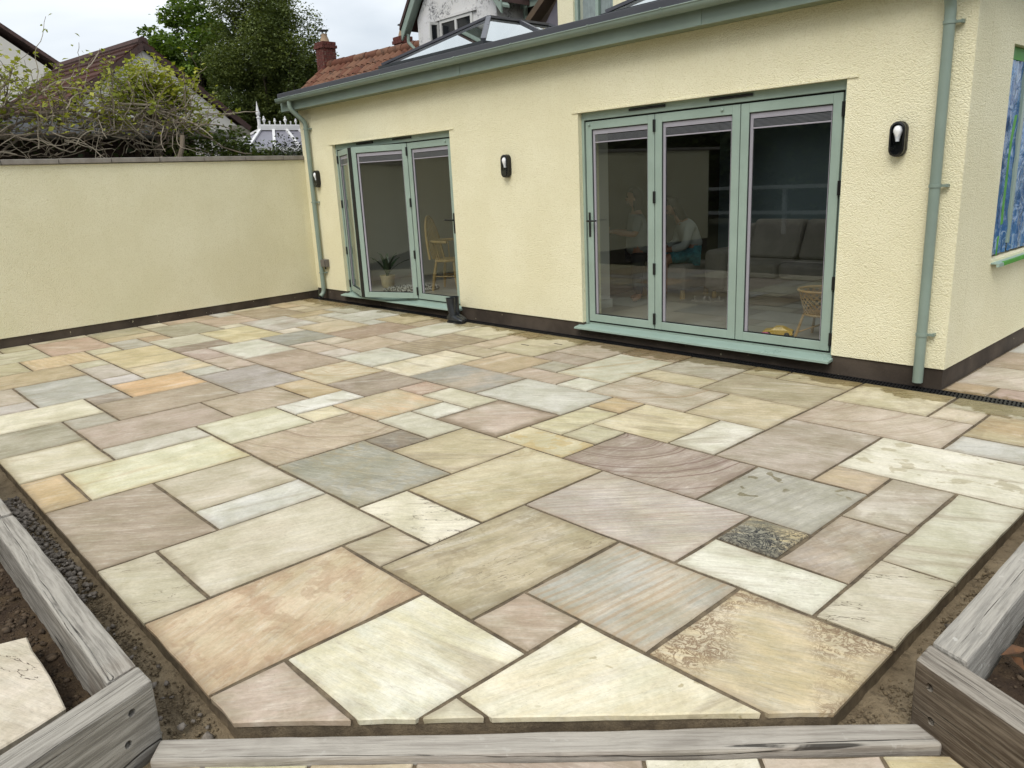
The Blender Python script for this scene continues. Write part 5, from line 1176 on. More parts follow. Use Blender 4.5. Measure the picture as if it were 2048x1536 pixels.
# cracked flagstone lying in the left bed
fs = thing('loose_flagstone', (-2.85, .23, .05), 'cracked pinkish loose flagstone lying on the earth of the left bed', 'stone slab')
pg = [(-3.32, -.05), (-2.44, -.12), (-2.60, .345), (-2.83, .352), (-3.18, .352)]
mb, c = slab_mesh(pg[:], .062, .03, jit=.004, step=.09)
mb.build('stone', stone_mat('D3C6B4', 'DCD0C0', .45, .25, 3.3, e=.1, m=.2, k=1.0), fs, origin=(c.x, c.y, .06))
# a few weeds by the left sleeper
WEED = simple('weed_leaf', '4D5B2C', .6, .3)
wd = MB()
for i in range(40):
    c = Vector((-2.535+rnd.uniform(-.05, .03), .395+rnd.uniform(-.04, .03), .02)); a = rnd.uniform(0, 6.28); l = rnd.uniform(.03, .07); d = Vector((math.cos(a)*.5, math.sin(a)*.5, 1)).normalized(); sdv = Vector((-math.sin(a), math.cos(a), 0))*.004
    wd.add([c-sdv, c+sdv, c+d*l*.6+sdv*1.4, c+d*l, c+d*l*.6-sdv*1.4], [(0, 1, 2, 3, 4)])
tag(wd.build('weed', WEED), 'small green weed tuft in the corner of the left sleepers', 'weed')
# ------------------------------------------------------------------ foliage helpers
def leaf_mat(name, a, b, c, tr=.25, k=1.0):
    m, nt = newmat(name); isl = nt('NewGeometry').outputs['Random Per Island']; p = nt('NewGeometry').outputs['Position']
    cc = nt.mix(isl, hexc(a, k), hexc(b, k)); cc = nt.mix(nt.ramp(nt.noise(p, .9, 3), .42, .62, 0, .6), cc, hexc(c, k))
    b1 = nt('BsdfPrincipled', Base_Color=cc, Roughness=.55); b1.inputs['Specular IOR Level'].default_value = .3
    t1 = nt('BsdfTranslucent', Color=nt.mix(1.0, cc, (1.0, 1.0, .45, 1), 'MULTIPLY'))
    ms = nt('MixShader', i0=tr); nt.t.links.new(b1.outputs[0], ms.inputs[1]); nt.t.links.new(t1.outputs[0], ms.inputs[2])
    o = nt('OutputMaterial'); nt.t.links.new(ms.outputs[0], o.inputs['Surface']); return m
def leaves(name, pts, size, mat, parent, seed=0, elong=1.6, droop=.2):
    rg = np.random.default_rng(seed); P = np.asarray(pts, np.float64); n = len(P)
    a = rg.uniform(0, 2*np.pi, n); d = np.stack([np.cos(a), np.sin(a), rg.uniform(-.7, .5, n)-droop], 1); d /= np.linalg.norm(d, axis=1, keepdims=True)
    up = rg.normal(0, .55, (n, 3))+[0, 0, 1]; s = np.cross(d, up); s /= np.linalg.norm(s, axis=1, keepdims=True); nn = np.cross(s, d)
    L = (size*rg.uniform(.6, 1.3, n))[:, None]; wv = L/elong
    V = np.stack([P-d*L*.5, P-s*wv*.5+nn*L*.10, P+d*L*.5, P+s*wv*.5+nn*L*.10], 1).reshape(-1, 3)
    return raw_mesh(name, V, np.arange(n*4).reshape(n, 4), mat, parent)
def clump_points(centers, radii, per, seed):
    rg = np.random.default_rng(seed); out = []
    for c, r in zip(centers, radii):
        n = int(per*(r[0]*r[1]*r[2])**(2/3.)) if per > 50 else per
        v = rg.normal(0, 1, (n, 3)); v /= np.linalg.norm(v, axis=1, keepdims=True); v *= (rg.uniform(.25, 1, n)**.5)[:, None]*rg.normal(1, .12, n)[:, None]
        out.append(np.array(c)+v*np.array(r))
    return np.concatenate(out)
BARK = simple('bark', '4A4036', .9, .4, 6, 30, .7, .02)
def tree(name, base, ctr, rad, nclump, crad, per, lsize, mat, label, seed, cat='tree', group=None, trunk=.28, flat=.8):
    rg = random.Random(seed); t = thing(name, base, label, cat, group); C = Vector(ctr); cs = []; rs = []
    while len(cs) < nclump:
        v = Vector((rg.gauss(0, 1), rg.gauss(0, 1), rg.gauss(0, 1))); v.normalize(); k = rg.random()**.45*.95
        if rg.random() < .25: k *= .5
        p = C+Vector((v.x*rad[0]*k, v.y*rad[1]*k, v.z*rad[2]*k)); cs.append(p); q = crad*rg.uniform(.65, 1.25); rs.append((q, q, q*flat))
    b = Vector(base); top = C+Vector((0, 0, rad[2]*.3))
    tr = MB().tube([b, b.lerp(top, .3)+Vector((.1, .15, 0)), b.lerp(top, .6)+Vector((-.1, .1, 0)), top], [trunk, trunk*.75, trunk*.5, trunk*.2], 10).build('trunk', BARK, t, smooth=True)
    lm = MB()
    for i, c in enumerate(cs[::2]):
        s = b.lerp(top, rg.uniform(.3, .85)); mid = s.lerp(c, .5)+Vector((rg.uniform(-.3, .3), rg.uniform(-.3, .3), rg.uniform(0, .4)))
        lm.tube([s, mid, c], [trunk*.28, trunk*.16, .015], 5, cap=False)
    lm.build('limbs', BARK, t)
    pts = clump_points(cs, rs, per, seed)
    tag(leaves('crown', pts, lsize, mat, t, seed), kind='stuff')
    return t
LF1 = leaf_mat('dark_broadleaf', '3F5723', '687D30', '2D3F1A', .35, 1.35)
LF2 = leaf_mat('fine_olive_leaf', '4C5832', '6C7642', '3A4628', .35, 1.3)
LF3 = leaf_mat('yellow_green_vine_leaf', '8A9438', 'BCBC58', '6C7A30', .4, 1.0)
LF4 = leaf_mat('bush_leaf', '4A5E26', '77863A', '33431E', .3, .8)
LF5 = leaf_mat('dark_bush_leaf', '2B3A1E', '485430', '3A2E22', .25, .8)
tree('broadleaf_tree', (-38, 15.6, -.2), (-38, 15.55, 6.9), (3.0, 2.75, 3.9), 95, .80, 620, .21, LF1, 'dark green broadleaf tree behind the brown-tiled gable', 11, group='trees behind the garden', trunk=.3, flat=.55)
tree('fine_leaved_tree', (-33.5, 17.1, -.2), (-33.5, 17.05, 6.2), (2.9, 2.75, 4.7), 190, .74, 1500, .11, LF2, 'tall olive green fine-leaved tree between the gable and the red chimney', 12, group='trees behind the garden', trunk=.3, flat=1.1)
# ------------------------------------------------------------------ neighbours behind the garden wall
OFFW = simple('offwhite_render', 'DDDAD2', .9, .10, 1.2, 70, .3, .006, k=.95)
OFFW2 = simple('white_house_render', 'E0DCD2', .9, .08, 1.0, 70, .3, .006, k=1.0)
def tile_mat(name, a, b, c, k=.9):
    m, nt = newmat(name); p = nt('NewGeometry').outputs['Position']; r_ = nt('ObjectInfo').outputs['Random']; isl = nt('NewGeometry').outputs['Random Per Island']
    f = nt.math('FRACT', nt.math('ADD', r_, isl)); cc = nt.mix(f, hexc(a, k), hexc(b, k)); cc = nt.mix(nt.ramp(nt.noise(p, 5, 5, .7), .5, .68, 0, .75), cc, hexc(c, k))
    finish(nt, cc, .85, nt.bump(nt.noise(p, 40, 4, .7), .5, .01), spec=.25); return m
BROWNT = tile_mat('brown_roof_tile', '4E3128', '6B463A', '332824', .62); REDT = tile_mat('orange_pantile', '80503E', '9C745C', '463A34', .55); 
MOSS = tile_mat('dark_roof_tile', '4A3B38', '5F4C48', '3A3230')
rd = Vector((-.989, -.146, 0)); gd = Vector((rd.y, -rd.x, 0))   # ridge direction, and along the gable (+ = to the right)
if gd.y < 0: gd = -gd
ga = thing('gabled_outbuilding', (-16, 5.6, 0), 'white gabled outbuilding with brown tiled roof behind the vine', 'building')
apx = Vector((-15.87, 5.575, 4.36)); half = 2.0; zE = 2.95
def G(s, d, z): return Vector((apx.x, apx.y, 0))+gd*s+rd*d+Vector((0, 0, z))
hw = half-.12
MB().prism_along([G(-hw, .0, -.2), G(hw, .0, -.2), G(hw, .0, zE-.03), G(0, .0, 4.30), G(-hw, .0, zE-.03)], [G(-hw, 3.5, -.2), G(hw, 3.5, -.2), G(hw, 3.5, zE-.03), G(0, 3.5, 4.30), G(-hw, 3.5, zE-.03)]).build('wall', OFFW, ga)
GBAND = simple('grey_band', '77746C', .8)
MB().prism_along([G(-hw-.02, -.012, 2.80), G(hw+.02, -.012, 2.80), G(hw+.02, -.012, 2.88), G(-hw-.02, -.012, 2.88)], [G(-hw-.02, -.002, 2.80), G(hw+.02, -.002, 2.80), G(hw+.02, -.002, 2.88), G(-hw-.02, -.002, 2.88)]).build('string_course', GBAND, ga)
MB().prism_along([G(hw-.30, -.05, 2.81), G(half+.02, -.05, 2.81), G(half+.02, -.05, 3.0), G(hw-.30, -.05, 3.0)], [G(hw-.30, .4, 2.81), G(half+.02, .4, 2.81), G(half+.02, .4, 3.0), G(hw-.30, .4, 3.0)]).build('boxed_eave', simple('eave_board', '8A8578', .7), ga)
rt = MB()
for s in (-1, 1):
    sl = Vector((half, 0, zE-4.40)); L = sl.length; nrow = 11
    for k in range(nrow):
        a0, a1 = k/nrow, (k+1.12)/nrow
        for (q0, q1, o) in ((a0, a1, .0),):
            A_ = G(s*half*q0, -.06, 4.40+(zE-4.40)*q0+.055); B_ = G(s*half*min(1.03, q1), -.06, 4.40+(zE-4.40)*min(1.03, q1)+.090)
            off = rd*3.7; th = Vector((0, 0, -.045))
            rt.add([A_, B_, B_+off, A_+off, A_+th, B_+th, B_+th+off, A_+th+off], [(0, 1, 2, 3), (7, 6, 5, 4), (0, 4, 5, 1), (1, 5, 6, 2), (2, 6, 7, 3), (3, 7, 4, 0)])
tag(rt.build('roof_tiles', BROWNT, ga), kind='stuff')
MB().tube([G(0, -.06, 4.43), G(0, 3.7, 4.43)], .10, 8).build('ridge', MOSS, ga)
for s in (-1, 1): MB().bar(G(0, -.03, 4.37), G(s*half*1.02, -.03, zE-.01), .06, .11).build('barge_board', MOSS, ga)
# old lean-to with grey gutter carrying the vine
sh = thing('lean_to_shed', (-13.2, 4.0, 0), 'dark old lean-to with a grey gutter half hidden by the vine', 'shed')
BRK = simple('dark_old_brick', '3E2F27', .9, .4, 9, 30, .6, .01); SLATE = simple('dark_slate', '2E3032', .7, .3, 8)
MB().box(-15.2, -13.0, -2.0, 5.15, -.2, 2.52).build('wall', BRK, sh)
MB().prism_along([(-12.85, -2.1, 2.53), (-15.2, -2.1, 2.99), (-15.2, -2.1, 3.05), (-12.85, -2.1, 2.59)], [(-12.85, 5.2, 2.53), (-15.2, 5.2, 2.99), (-15.2, 5.2, 3.05), (-12.85, 5.2, 2.59)]).build('roof', SLATE, sh)
MB().tube([(-12.80, -2.1, 2.545), (-12.80, 5.75, 2.545)], .042, 10).build('gutter', simple('grey_gutter', '6E6C68', .6), sh, smooth=True)
for y in (1.0, 2.6, 3.4, 4.2, 4.9): MB().box(-13.06, -12.98, y, y+.09, -.2, 2.5).build('post', simple('old_post', '4A3B30', .9), sh)
# tangled vine
BR1 = simple('vine_branch', '8B7D6C', .85, .3, 10, 40, .5, .006, k=.75); BR2 = simple('pale_dead_branch', 'B3A793', .85, .2, 10, 40, .5, .006, k=.8)
vt = thing('climbing_vine', (-12.4, 3.0, 0), 'tangled old climbing vine with bare twisted stems and yellow-green leaves over the wall', 'climbing plant')
rv = random.Random(5)
def wander(p, d, n, step, wob, r0, r1, grav=0.0):
    P = [Vector(p)]; d = Vector(d).normalized()
    for i in range(n):
        d = (d+Vector((rv.gauss(0, wob*.6), rv.gauss(0, wob), rv.gauss(0, wob)+grav))).normalized(); P.append(P[-1]+d*step)
    return P, [r0+(r1-r0)*i/n for i in range(n+1)]
for i, y in enumerate((2.2, 3.3, 4.25, 4.9)):     # main stems rising behind the wall
    P, rr_ = wander((-12.6, y, .0), (0, rv.uniform(-.1, .1), 1), 14, .19, .14, .055, .035); MB().tube(P, rr_, 8).build('stem', BR1, vt, smooth=True)
for q in range(34):                               # thick sideways limbs lying on the gutter
    y = rv.uniform(1.4, 4.7); P, rr_ = wander((-12.45+rv.uniform(-.25, .15), y, rv.uniform(2.42, 2.95)), (rv.uniform(-.15, .15), rv.choice((-1, 1)), rv.uniform(-.10, .10)), 15, .11, .15, rv.uniform(.010, .026), .006)
    MB().tube(P, rr_, 6).build('branch', BR1 if q % 3 else BR2, vt, smooth=True)
tw = MB(); tw2 = MB(); tips = []
for q in range(330):
    y = rv.uniform(1.2, 4.9); z = rv.uniform(2.25, 2.95) if q % 3 else rv.uniform(2.5, 3.1)
    dn = q % 4 == 0
    P, rr_ = wander((-12.40+rv.uniform(-.3, .2), y, z), (rv.uniform(-.2, .2), rv.uniform(-1, 1), rv.uniform(-.8, .2) if dn else rv.uniform(-.1, 1.0)), 12, rv.uniform(.05, .085), .30, rv.uniform(.006, .011), .003, -.02 if dn else .015)
    (tw if q % 2 else tw2).tube(P, rr_, 5, cap=False)
    if P[-1].z > 2.35: tips += P[5:]
# fan-shaped bush rising in front of the gable
fan0 = Vector((-12.9, 4.55, 2.62))
MB().tube([(-12.7, 4.45, 2.2), (-12.8, 4.52, 2.5), fan0, fan0+Vector((0, .04, .25))], [.06, .06, .05, .035], 8).build('stem', BR1, vt, smooth=True)
fant = []
for q in range(90):
    a = rv.gauss(.05, .75); d = Vector((rv.uniform(-.3, .3), math.sin(a), math.cos(a))); P, rr_ = wander(fan0+Vector((0, 0, .15)), d, 13, rv.uniform(.045, .082), .20, .014, .003, .01)
    tw.tube(P, rr_, 5, cap=False); fant += P[6:]
lf_ = []
for q in range(42):                                 # leafless spray at the far left, standing above the rest
    P, rr_ = wander((-12.6+rv.uniform(-.2, .1), rv.uniform(1.9, 2.6), 2.75), (rv.uniform(-.2, .2), rv.gauss(.15, .35), 1), 14, rv.uniform(.05, .075), .22, .009, .0025, .02); tw.tube(P, rr_, 5, cap=False); lf_ += P[8:]
tag(tw.build('twigs', BR1, vt), kind='stuff'); tag(tw2.build('dead_twigs', BR2, vt), kind='stuff')
rg = np.random.default_rng(4)
def spread(P, n, s, seed): g = np.random.default_rng(seed); A_ = np.array([tuple(p) for p in P]); return A_[g.integers(0, len(A_), n)]+g.normal(0, s, (n, 3))
hi = [p for p in tips if p.z > 2.62]
pts = np.concatenate([spread(fant, 2600, .05, 1), spread(hi, 2100, .06, 2), spread(lf_, 420, .05, 3)])
tag(leaves('vine_leaves', pts, .082, LF3, vt, 3, 1.5), kind='stuff')
# dark leaves hanging under the gutter
tag(leaves('ivy_leaves', np.stack([rg.uniform(-12.95, -12.6, 700), rg.uniform(1.2, 5.4, 700), rg.uniform(2.0, 2.6, 700)], 1), .08, LF5, vt, 8, 1.4), kind='stuff')
def bush(name, c, r, n, per, size, mat, label, seed, grp='shrubs behind the garden wall'):
    t = thing(name, (c[0], c[1], 0), label, 'shrub', grp); rg_ = random.Random(seed)
    st_ = MB()
    cs = [Vector(c)+Vector((rg_.uniform(-1, 1)*r[0], rg_.uniform(-1, 1)*r[1], rg_.uniform(-1, 1)*r[2])) for _ in range(n)]
    for q in cs: st_.tube([(c[0], c[1], 0), (c[0], c[1], c[2]*.6), q], [.02, .014, .004], 5, cap=False)
    st_.build('stems', BARK, t)
    pts_ = clump_points(cs, [(.24, .24, .20)]*n, 48, seed); tag(leaves('foliage', pts_, size, mat, t, seed, 1.7), kind='stuff'); return t
bush('leafy_shrub', (-12.6, 5.25, 2.32), (.3, .60, .24), 40, 90, .075, LF4, 'yellow-green leafy shrub just over the wall right of the vine', 21)
bush('leafy_shrub', (-12.9, 6.0, 2.14), (.3, .50, .22), 34, 90, .07, LF4, 'green shrub in front of the white conservatory', 22)
bush('dark_shrub', (-12.4, 6.55, 2.14), (.25, .38, .28), 44, 120, .05, LF5, 'dark small-leaved shrub by the corner of the house', 23)
# ------------------------------------------------------------------ conservatory
CW = simple('white_upvc', 'E8E8E8', .35, .04, 2, 30, .02, k=.9); CG = glass_mat('polycarbonate', (.45, .47, .52), 1.5, 1.5)
CP, nt = newmat('grey_roof_sheet'); finish(nt, hexc('8E8D98', .8), .35, None, spec=.5)
cv = thing('conservatory', (-17, 9.2, 0), 'white conservatory with a finial and crested ridge behind the wall', 'conservatory')
zr, ze = 3.12, 2.66
def Cx(s, d, z): return Vector((-16.75, 8.26, -.08))+Vector((.05, 1, 0)).normalized()*s+Vector((-1, .05, 0)).normalized()*d+Vector((0, 0, z))   # s to the right, d away
W_, D_ = 1.95, 1.0
# roof : ridge along s, front slope facing the camera, hipped left end
R0, R1 = Cx(.30, D_, zr), Cx(1.55, D_, zr); E0_, E1_ = Cx(-.45, 0, ze), Cx(W_, 0, ze); E2v, E3_ = Cx(-.45, 2*D_, ze), Cx(W_, 2*D_, ze)
for poly in ([E0_, E1_, R1, R0], [E2v, E0_, R0], [E1_, E3_, R1]): MB().add([p+Vector((0, 0, .0)) for p in poly], [tuple(range(len(poly)))]).build('roof_sheet', CP, cv)
for k in range(5):
    f_ = k/4; MB().bar(E0_.lerp(E1_, f_)+Vector((0, 0, .03)), R0.lerp(R1, f_)+Vector((0, 0, .03)), .06, .045).build('glazing_bar', CW, cv)
MB().bar(E2v+Vector((0, 0, .03)), R0+Vector((0, 0, .03)), .06, .045).build('glazing_bar', CW, cv)
MB().bar(R0+Vector((0, -.05, .05)), R1+Vector((0, .05, .05)), .12, .10).build('ridge', CW, cv); MB().bar(R0+Vector((0, -.05, .115)), R1+Vector((0, .05, .115)), .07, .03).build('ridge_cap', CW, cv)
MB().bar(E0_+Vector((.04, 0, -.03)), E1_+Vector((.04, 0, -.03)), .09, .09).build('gutter', CW, cv); MB().bar(E0_+Vector((0, 0, -.03)), E2v+Vector((0, 0, -.03)), .09, .09).build('gutter', CW, cv)
fin = R0+Vector((0, -.02, .12))
MB().lathe([(.035, 0), (.035, .14), (.05, .15), (.05, .17), (.025, .18), (.025, .20), (.042, .22), (.048, .26), (.035, .31), (.02, .40), (.004, .52)], fin, 10).build('finial', CW, cv, smooth=True)
for k in range(9):
    p = R0.lerp(R1, (k+.8)/9.5)+Vector((0, 0, .13)); h = (.19, .08, .14, .08)[k % 4]
    MB().lathe([(.018, 0), (.012, .03), (.03*h/.12, h*.55), (.02, h*.75), (.026, h*.85), (.004, h)], p, 8).build('cresting', CW, cv, smooth=True)
for a, b in ((E0_, E1_), (E2v, E0_)):
    for k in range(4): q = a.lerp(b, k/3.); MB().box(q.x-.04, q.x+.04, q.y-.04, q.y+.04, -.2, ze-.08).build('mullion', CW, cv)
    MB().add([a+Vector((0, 0, -.08)), b+Vector((0, 0, -.08)), Vector((b.x, b.y, .5)), Vector((a.x, a.y, .5))], [(0, 1, 2, 3)]).build('glass_pane', CG, cv)
# white house at the far left
lh = thing('neighbour_house', (-24, 3.0, 0), 'white gabled house with brown verge at the far left edge', 'house')
MB().prism_along([(-24, -3.0, -.2), (-24, 6.1, -.2), (-24, 6.1, 4.95), (-24, 1.5, 8.35), (-24, -3.0, 5.0)], [(-34, -3.0, -.2), (-34, 6.1, -.2), (-34, 6.1, 4.95), (-34, 1.5, 8.35), (-34, -3.0, 5.0)]).build('wall', OFFW2, lh)
for s, (ya, za, yb, zb) in enumerate(((1.5, 8.62, 6.42, 5.08), (1.5, 8.62, -3.4, 5.05))):
    MB().prism_along([(-23.93, ya, za-.11), (-23.93, yb, zb-.11), (-23.93, yb, zb), (-23.93, ya, za)], [(-34.2, ya, za-.11), (-34.2, yb, zb-.11), (-34.2, yb, zb), (-34.2, ya, za)]).build('roof', MOSS, lh)
MB().box(-23.99, -23.7, 5.85, 6.32, 4.62, 4.93).build('eave_box', simple('eave_grey', '6F6B62', .8), lh); MB().box(-23.7, -24.6, 6.33, 6.45, 4.93, 5.02).build('gutter', GASKET, lh)
# ------------------------------------------------------------------ old part of the house behind the flat roof
oh = thing('old_house', (-12, 11, 0), 'taller old house rising behind the flat roof, white gable and pantiled wing', 'house')
GY0 = 10.4
gx0, gx1 = -13.78, -11.37
apz = 6.55; xm_ = (-13.95-11.2)/2
MB().prism_along([(gx0, GY0, 2.9), (gx1, GY0, 2.9), (gx1, GY0, 4.86), (xm_, GY0, apz-.1), (gx0, GY0, 4.90)], [(gx0, 15, 2.9), (gx1, 15, 2.9), (gx1, 15, 4.86), (xm_, 15, apz-.1), (gx0, 15, 4.90)]).build('gable_wall', GREYREND, oh)
for xa, za in ((-14.12, 4.74), (-11.05, 4.74)):
    MB().prism_along([(xm_, GY0-.22, apz+.12), (xa, GY0-.22, za), (xa, GY0-.22, za+.10), (xm_, GY0-.22, apz+.24)], [(xm_, 15, apz+.12), (xa, 15, za), (xa, 15, za+.10), (xm_, 15, apz+.24)]).build('roof', MOSS, oh)
    dx = .0
    MB().prism_along([(xm_, GY0-.20, apz-.12), (xa+.02, GY0-.20, za-.20), (xa+.02, GY0-.20, za-.002), (xm_, GY0-.20, apz+.115)], [(xm_, GY0-.16, apz-.12), (xa+.02, GY0-.16, za-.20), (xa+.02, GY0-.16, za-.002), (xm_, GY0-.16, apz+.115)]).build('barge_board', SAGE_PIPE, oh)
    MB().prism_along([(xm_, GY0-.159, apz-.10), (xa+.04, GY0-.159, za-.10), (xa+.04, GY0-.159, za-.06), (xm_, GY0-.159, apz-.06)], [(xm_, GY0, apz-.10), (xa+.04, GY0, za-.10), (xa+.04, GY0, za-.06), (xm_, GY0, apz-.06)]).build('verge_soffit', SAGE_PIPE, oh)
MB().tube([(-14.0, 10.3, 4.66), (-14.0, 10.3, 4.5), (-13.84, 10.33, 4.35), (-13.84, 10.33, 2.9)], .035, 8).build('downpipe', SAGE_PIPE, oh)
# gable window, left light standing open
wx0, wx1, wz0, wz1 = -13.03, -12.03, 3.9, 4.76
MB().box(wx0-.14, wx1+.12, GY0-.05, GY0-.001, wz1+.0, wz1+.05).build('hood_mould', GREYREND, oh)
WHT = simple('white_window_paint', 'D6D6D2', .5, .08, k=.85); DGL, nt = newmat('dark_window_glass'); finish(nt, (.012, .014, .016, 1), .05, None, spec=.6)
gwn = MB().box(wx0, wx0+.06, GY0-.03, GY0-.002, wz0, wz1).box(wx1-.06, wx1, GY0-.03, GY0-.002, wz0, wz1).box(-12.56, -12.50, GY0-.03, GY0-.002, wz0, wz1).box(wx0+.06, -12.56, GY0-.03, GY0-.002, wz1-.06, wz1).box(-12.50, wx1-.06, GY0-.03, GY0-.002, wz1-.06, wz1).build('window', WHT, oh)
MB().add([(wx0, GY0-.006, wz0), (wx1, GY0-.006, wz0), (wx1, GY0-.006, wz1), (wx0, GY0-.006, wz1)], [(0, 1, 2, 3)]).build('pane', DGL, gwn)
oc = MB().box(wx0-.05, wx0-.015, GY0-.26, GY0-.22, wz0, wz1-.03).box(wx0-.05, wx0-.015, GY0-.075, GY0-.035, wz0, wz1-.03).box(wx0-.05, wx0-.015, GY0-.22, GY0-.075, wz1-.08, wz1-.03).build('open_casement', WHT, gwn)
MB().add([(wx0-.03, GY0-.22, wz0), (wx0-.03, GY0-.075, wz0), (wx0-.03, GY0-.075, wz1-.08), (wx0-.03, GY0-.22, wz1-.08)], [(0, 1, 2, 3)]).build('casement_pane', DGL, gwn)
# recessed dark wall with gutter to the right of the gable
TILEH = simple('dark_hung_tile', '463A30', .85, .3, 4, 25, .6, .01)
MB().box(-11.36, -9.0, 11.2, 11.4, 2.9, 5.3).build('recessed_wall', TILEH, oh)
MB().box(-11.3, -9.3, 10.95, 10.98, 4.72, 4.92).build('fascia', SAGE_PIPE, oh); MB().tube([(-11.3, 10.89, 4.93), (-9.3, 10.89, 4.93)], .06, 10).build('gutter', SAGE_PIPE, oh, smooth=True)
MB().tube([(-11.1, 10.88, 5.0), (-11.1, 10.88, 4.72), (-11.22, 11.0, 4.60), (-11.22, 11.0, 3.0)], .04, 10).build('downpipe', SAGE_PIPE, oh, smooth=True)
MB().bar((-10.62, 9.95, 3.75), (-9.32, 9.95, 4.70), .10, .24, (0, -1, 0)).build('hip_board', simple('weathered_oak_board', '5A4A39', .85, .3, 6), oh)
LEAD = simple('lead_flashing', '6A6670', .6, .2)
MB().prism_along([(-10.25, 10.0, 3.55), (-9.36, 10.0, 3.55), (-9.36, 10.0, 4.55)], [(-10.25, 10.06, 3.55), (-9.36, 10.06, 3.55), (-9.36, 10.06, 4.55)]).build('lead_apron', LEAD, oh)
MB().box(-9.355, -9.02, 9.9, 10.2, 2.9, 5.6).box(-8.2, -5.0, 9.9, 10.2, 2.9, 5.6).build('upper_wall', YELLOW, oh)
uw = MB().box(-9.019, -8.955, 9.94, 10.0, 3.1, 5.4).box(-8.59, -8.53, 9.94, 10.0, 3.1, 5.4).box(-8.25, -8.201, 9.94, 10.0, 3.1, 5.4).build('upper_window', SAGE, oh)
MB().add([(-8.955, 9.97, 3.1), (-8.25, 9.97, 3.1), (-8.25, 9.97, 5.4), (-8.955, 9.97, 5.4)], [(0, 1, 2, 3)]).build('pane', GLASS, uw)
CURT = simple('net_curtain', 'A9B0B0', .8, .3, 9); cv_ = MB()
V = []; n = 40
for i in range(n+1): x = -8.95+.70*i/n; y = 10.06+.03*math.sin(i*1.3); V += [(x, y, 3.1), (x, y, 5.4)]
cv_.add(V, [(2*i, 2*i+2, 2*i+3, 2*i+1) for i in range(n)]).build('curtain', CURT, uw, smooth=True)
# pantiled wing
ra, rb = Vector((-18.05, 10.66, 4.57)), Vector((-13.8, 11.08, 4.57)); rdir = (rb-ra).normalized(); dwn = Vector((rdir.y, -rdir.x, 0)); dwn = (dwn if dwn.y < 0 else -dwn)*.80+Vector((0, 0, -.60)); dwn.normalize()
nrm_ = rdir.cross(dwn); nrm_ = nrm_ if nrm_.z > 0 else -nrm_
nc, tw_, tl = 21, (rb-ra).length/21, .34
RAFT = simple('roof_underlay', '2B2522', .9)
MB().add([ra-nrm_*.03, rb-nrm_*.03, rb+dwn*1.45-nrm_*.03, ra+dwn*1.45-nrm_*.03], [(0, 1, 2, 3)]).build('roof_underlay', RAFT, oh)
bk = Vector((-dwn.x, -dwn.y, dwn.z))
MB().add([ra, rb, rb+bk*2.6, ra+bk*2.6], [(0, 1, 2, 3)]).build('roof_back', MOSS, oh)
V = []; ns = 6
for j in range(2):
    for i in range(ns+1):
        a = i/ns; u_ = (a-.5)*tw_*1.06; h = .045*math.sin(math.pi*min(1, a*1.35)) if a < .74 else -.012*math.sin(math.pi*(a-.74)/.26)
        q = rdir*u_+dwn*((j-.5)*tl*1.15)+nrm_*(h+.02*j); V.append(tuple(q))
    
tm = MB(); tm.add(V, [(i, i+1, ns+2+i, ns+1+i) for i in range(ns)])
tm.add([Vector(v)-nrm_*.016 for v in V], [(i, ns+1+i, ns+2+i, i+1) for i in range(ns)]); k0 = 2*(ns+1)
tm.add([V[ns+1+i] for i in range(ns+1)]+[tuple(Vector(V[ns+1+i])-nrm_*.016) for i in range(ns+1)], [(i, i+1, ns+2+i, ns+1+i) for i in range(ns)])
tile0 = tm.build('roof_tile', REDT, oh, smooth=True)
o0 = tile0.location.copy(); first_ = True
for r_ in range(4):
    for c_ in range(nc):
        o = tile0 if first_ else tile0.copy()
        if not first_: col.objects.link(o)
        first_ = False
        o.location = o0+ra+rdir*(tw_*(c_+.5))+dwn*(.22+tl*r_)+Vector((0, 0, rnd.uniform(-.006, .006)))
for k in range(10):
    a, b = ra.lerp(rb, k/10), ra.lerp(rb, (k+.97)/10); MB().tube([a+Vector((0, 0, .0)), b+Vector((0, 0, .012))], .115, 10).build('ridge_tile', REDT, oh, smooth=True)
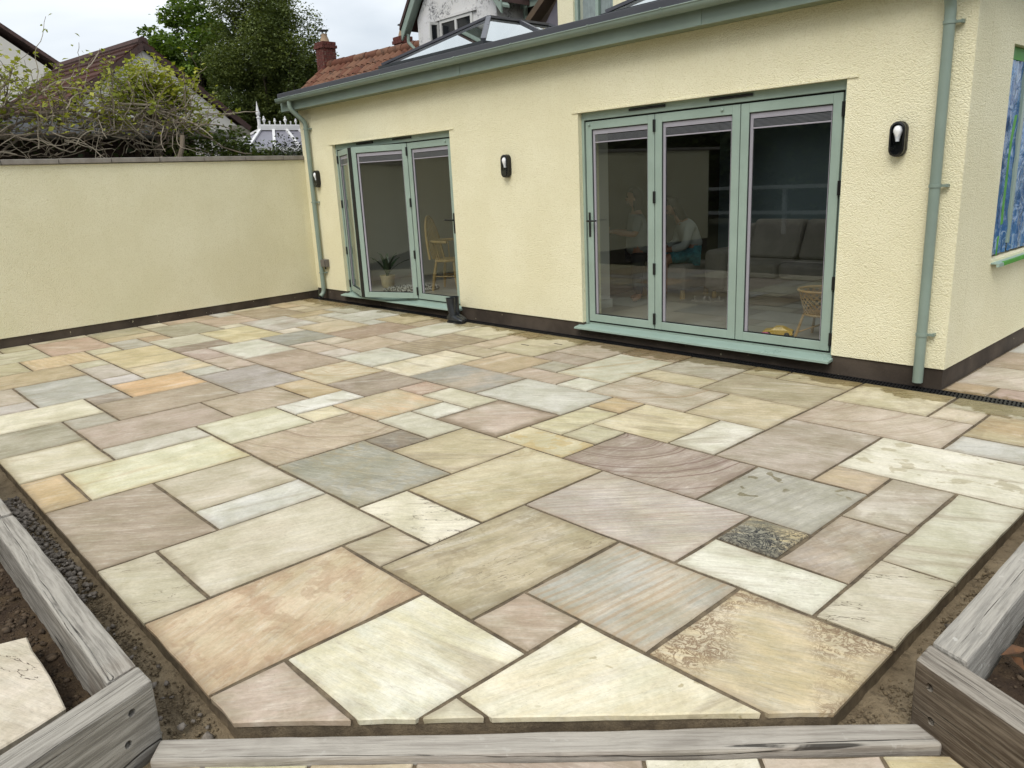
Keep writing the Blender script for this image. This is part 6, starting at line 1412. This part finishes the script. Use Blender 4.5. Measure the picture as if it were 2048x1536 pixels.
# chimneys
BRICK = simple('red_brick', '63332A', .9, .35, 10, 60, .5, .004); CMORT = simple('chimney_mortar', '8F7A6A', .95, .2); POTM = simple('buff_chimney_pot', 'A58E74', .85, .3, 6)
def chimney(c, w, z0, z1, name):
    cx, cy = c
    ch = MB().box(cx-w/2+.008, cx+w/2-.008, cy-w/2+.008, cy+w/2-.008, z0, z1).build('chimney', CMORT, oh)
    nb = int((z1-z0)/.075); hb = (z1-z0)/nb
    me_l = None
    for k in range(nb):
        proud = .03 if k == nb-2 else (.012 if k == nb-1 else 0)
        ww = w+2*proud; n_ = 3; st_ = ww/n_
        for side in range(4):
            for i in range(n_ if k % 2 == side % 2 else n_-1):
                a0 = -ww/2+(i if k % 2 == side % 2 else i+.5)*st_+.006; a1 = a0+st_-.012
                z = z0+k*hb
                d0, d1 = ww/2-.05, ww/2
                bx_ = {0: (cx+a0, cx+a1, cy-d1, cy-d0), 1: (cx+d0, cx+d1, cy+a0, cy+a1), 2: (cx+a0, cx+a1, cy+d0, cy+d1), 3: (cx-d1, cx-d0, cy+a0, cy+a1)}[side]
                MB().box(bx_[0], bx_[1], bx_[2], bx_[3], z+.005, z+hb-.005).build('brick', BRICK, ch)
    MB().lathe([(w*.32, 0), (w*.29, .06), (w*.19, .15), (w*.21, .175), (w*.21, .19)], (cx, cy, z1), 14).build('pot', POTM, ch, smooth=True)
    for a in range(4): MB().tube([(cx+w*.19*math.cos(a*1.57), cy+w*.19*math.sin(a*1.57), z1+.19), (cx+w*.19*math.cos(a*1.57), cy+w*.19*math.sin(a*1.57), z1+.26)], .006, 5).build('cowl_leg', DARKM, ch)
    MB().lathe([(w*.32, 0), (w*.33, .008), (w*.20, .028), (w*.03, .04)], (cx, cy, z1+.26), 14).build('cowl', DARKM, ch, smooth=True)
chimney((-18.0, 10.70), .36, 4.2, 5.13, 'l'); chimney((-16.2, 11.75), .32, 4.4, 5.06, 'r')
# small conifer tips beyond the roof
for (x, y, z, h, lb) in ((-30.9, 20.0, 6.6, 2.4, 'thin conifer top just right of the red chimney'), (-28.6, 20.5, 5.6, 1.9, 'lower conifer tip above the pantiled ridge')):
    t = thing('conifer', (x, y, -.2), lb, 'tree', 'conifer tops beyond the roof'); MB().tube([(x, y, -.2), (x, y, z)], [.12, .02], 6).build('trunk', BARK, t); P = []
    for k in range(16):
        zz = z-.1-h*k/16; rr_ = .10+.55*k/16
        for q in range(5):
            a = q*1.26+k*.7
            for s_ in range(6): P.append((x+rr_*(s_+1)/6*math.cos(a), y+rr_*(s_+1)/6*math.sin(a), zz-.12*(s_/6)+rnd.uniform(-.03, .03)))
    tag(leaves('crown', P, .13, LF1, t, 31, 2.4, .1), kind='stuff')
# tall hedge and fence at the other end of the garden (mirrored in the door glass)
hg = thing('tall_hedge', (-9, -11, 0), 'tall dark hedge at the garden end, mirrored in the right door glass', 'hedge')
rgh = np.random.default_rng(9); NL = 26000
hp = np.stack([rgh.uniform(-22, 5, NL), -11.5+rgh.normal(0, .9, NL), rgh.uniform(0, 1, NL)**.7*7.5], 1)
tag(leaves('foliage', hp, .30, LF2, hg, 5, 1.6), kind='stuff')
MB().box(-22, 5, -12.3, -11.9, 0, 7.0).build('branches', BARK, hg)
fn = thing('white_fence', (-9, -8.5, 0), 'pale post and rail fence at the garden end, mirrored in the right door glass', 'fence')
FW = simple('white_fence_paint', 'C9CBC8', .6, .1)
for i in range(12):
    x = -17+i*1.5; MB().box(x-.05, x+.05, -8.55, -8.45, -.2, 1.15).build('post', FW, fn)
for z in (.35, 1.05): MB().box(-17, -.5, -8.44, -8.40, z, z+.10).build('rail', FW, fn)
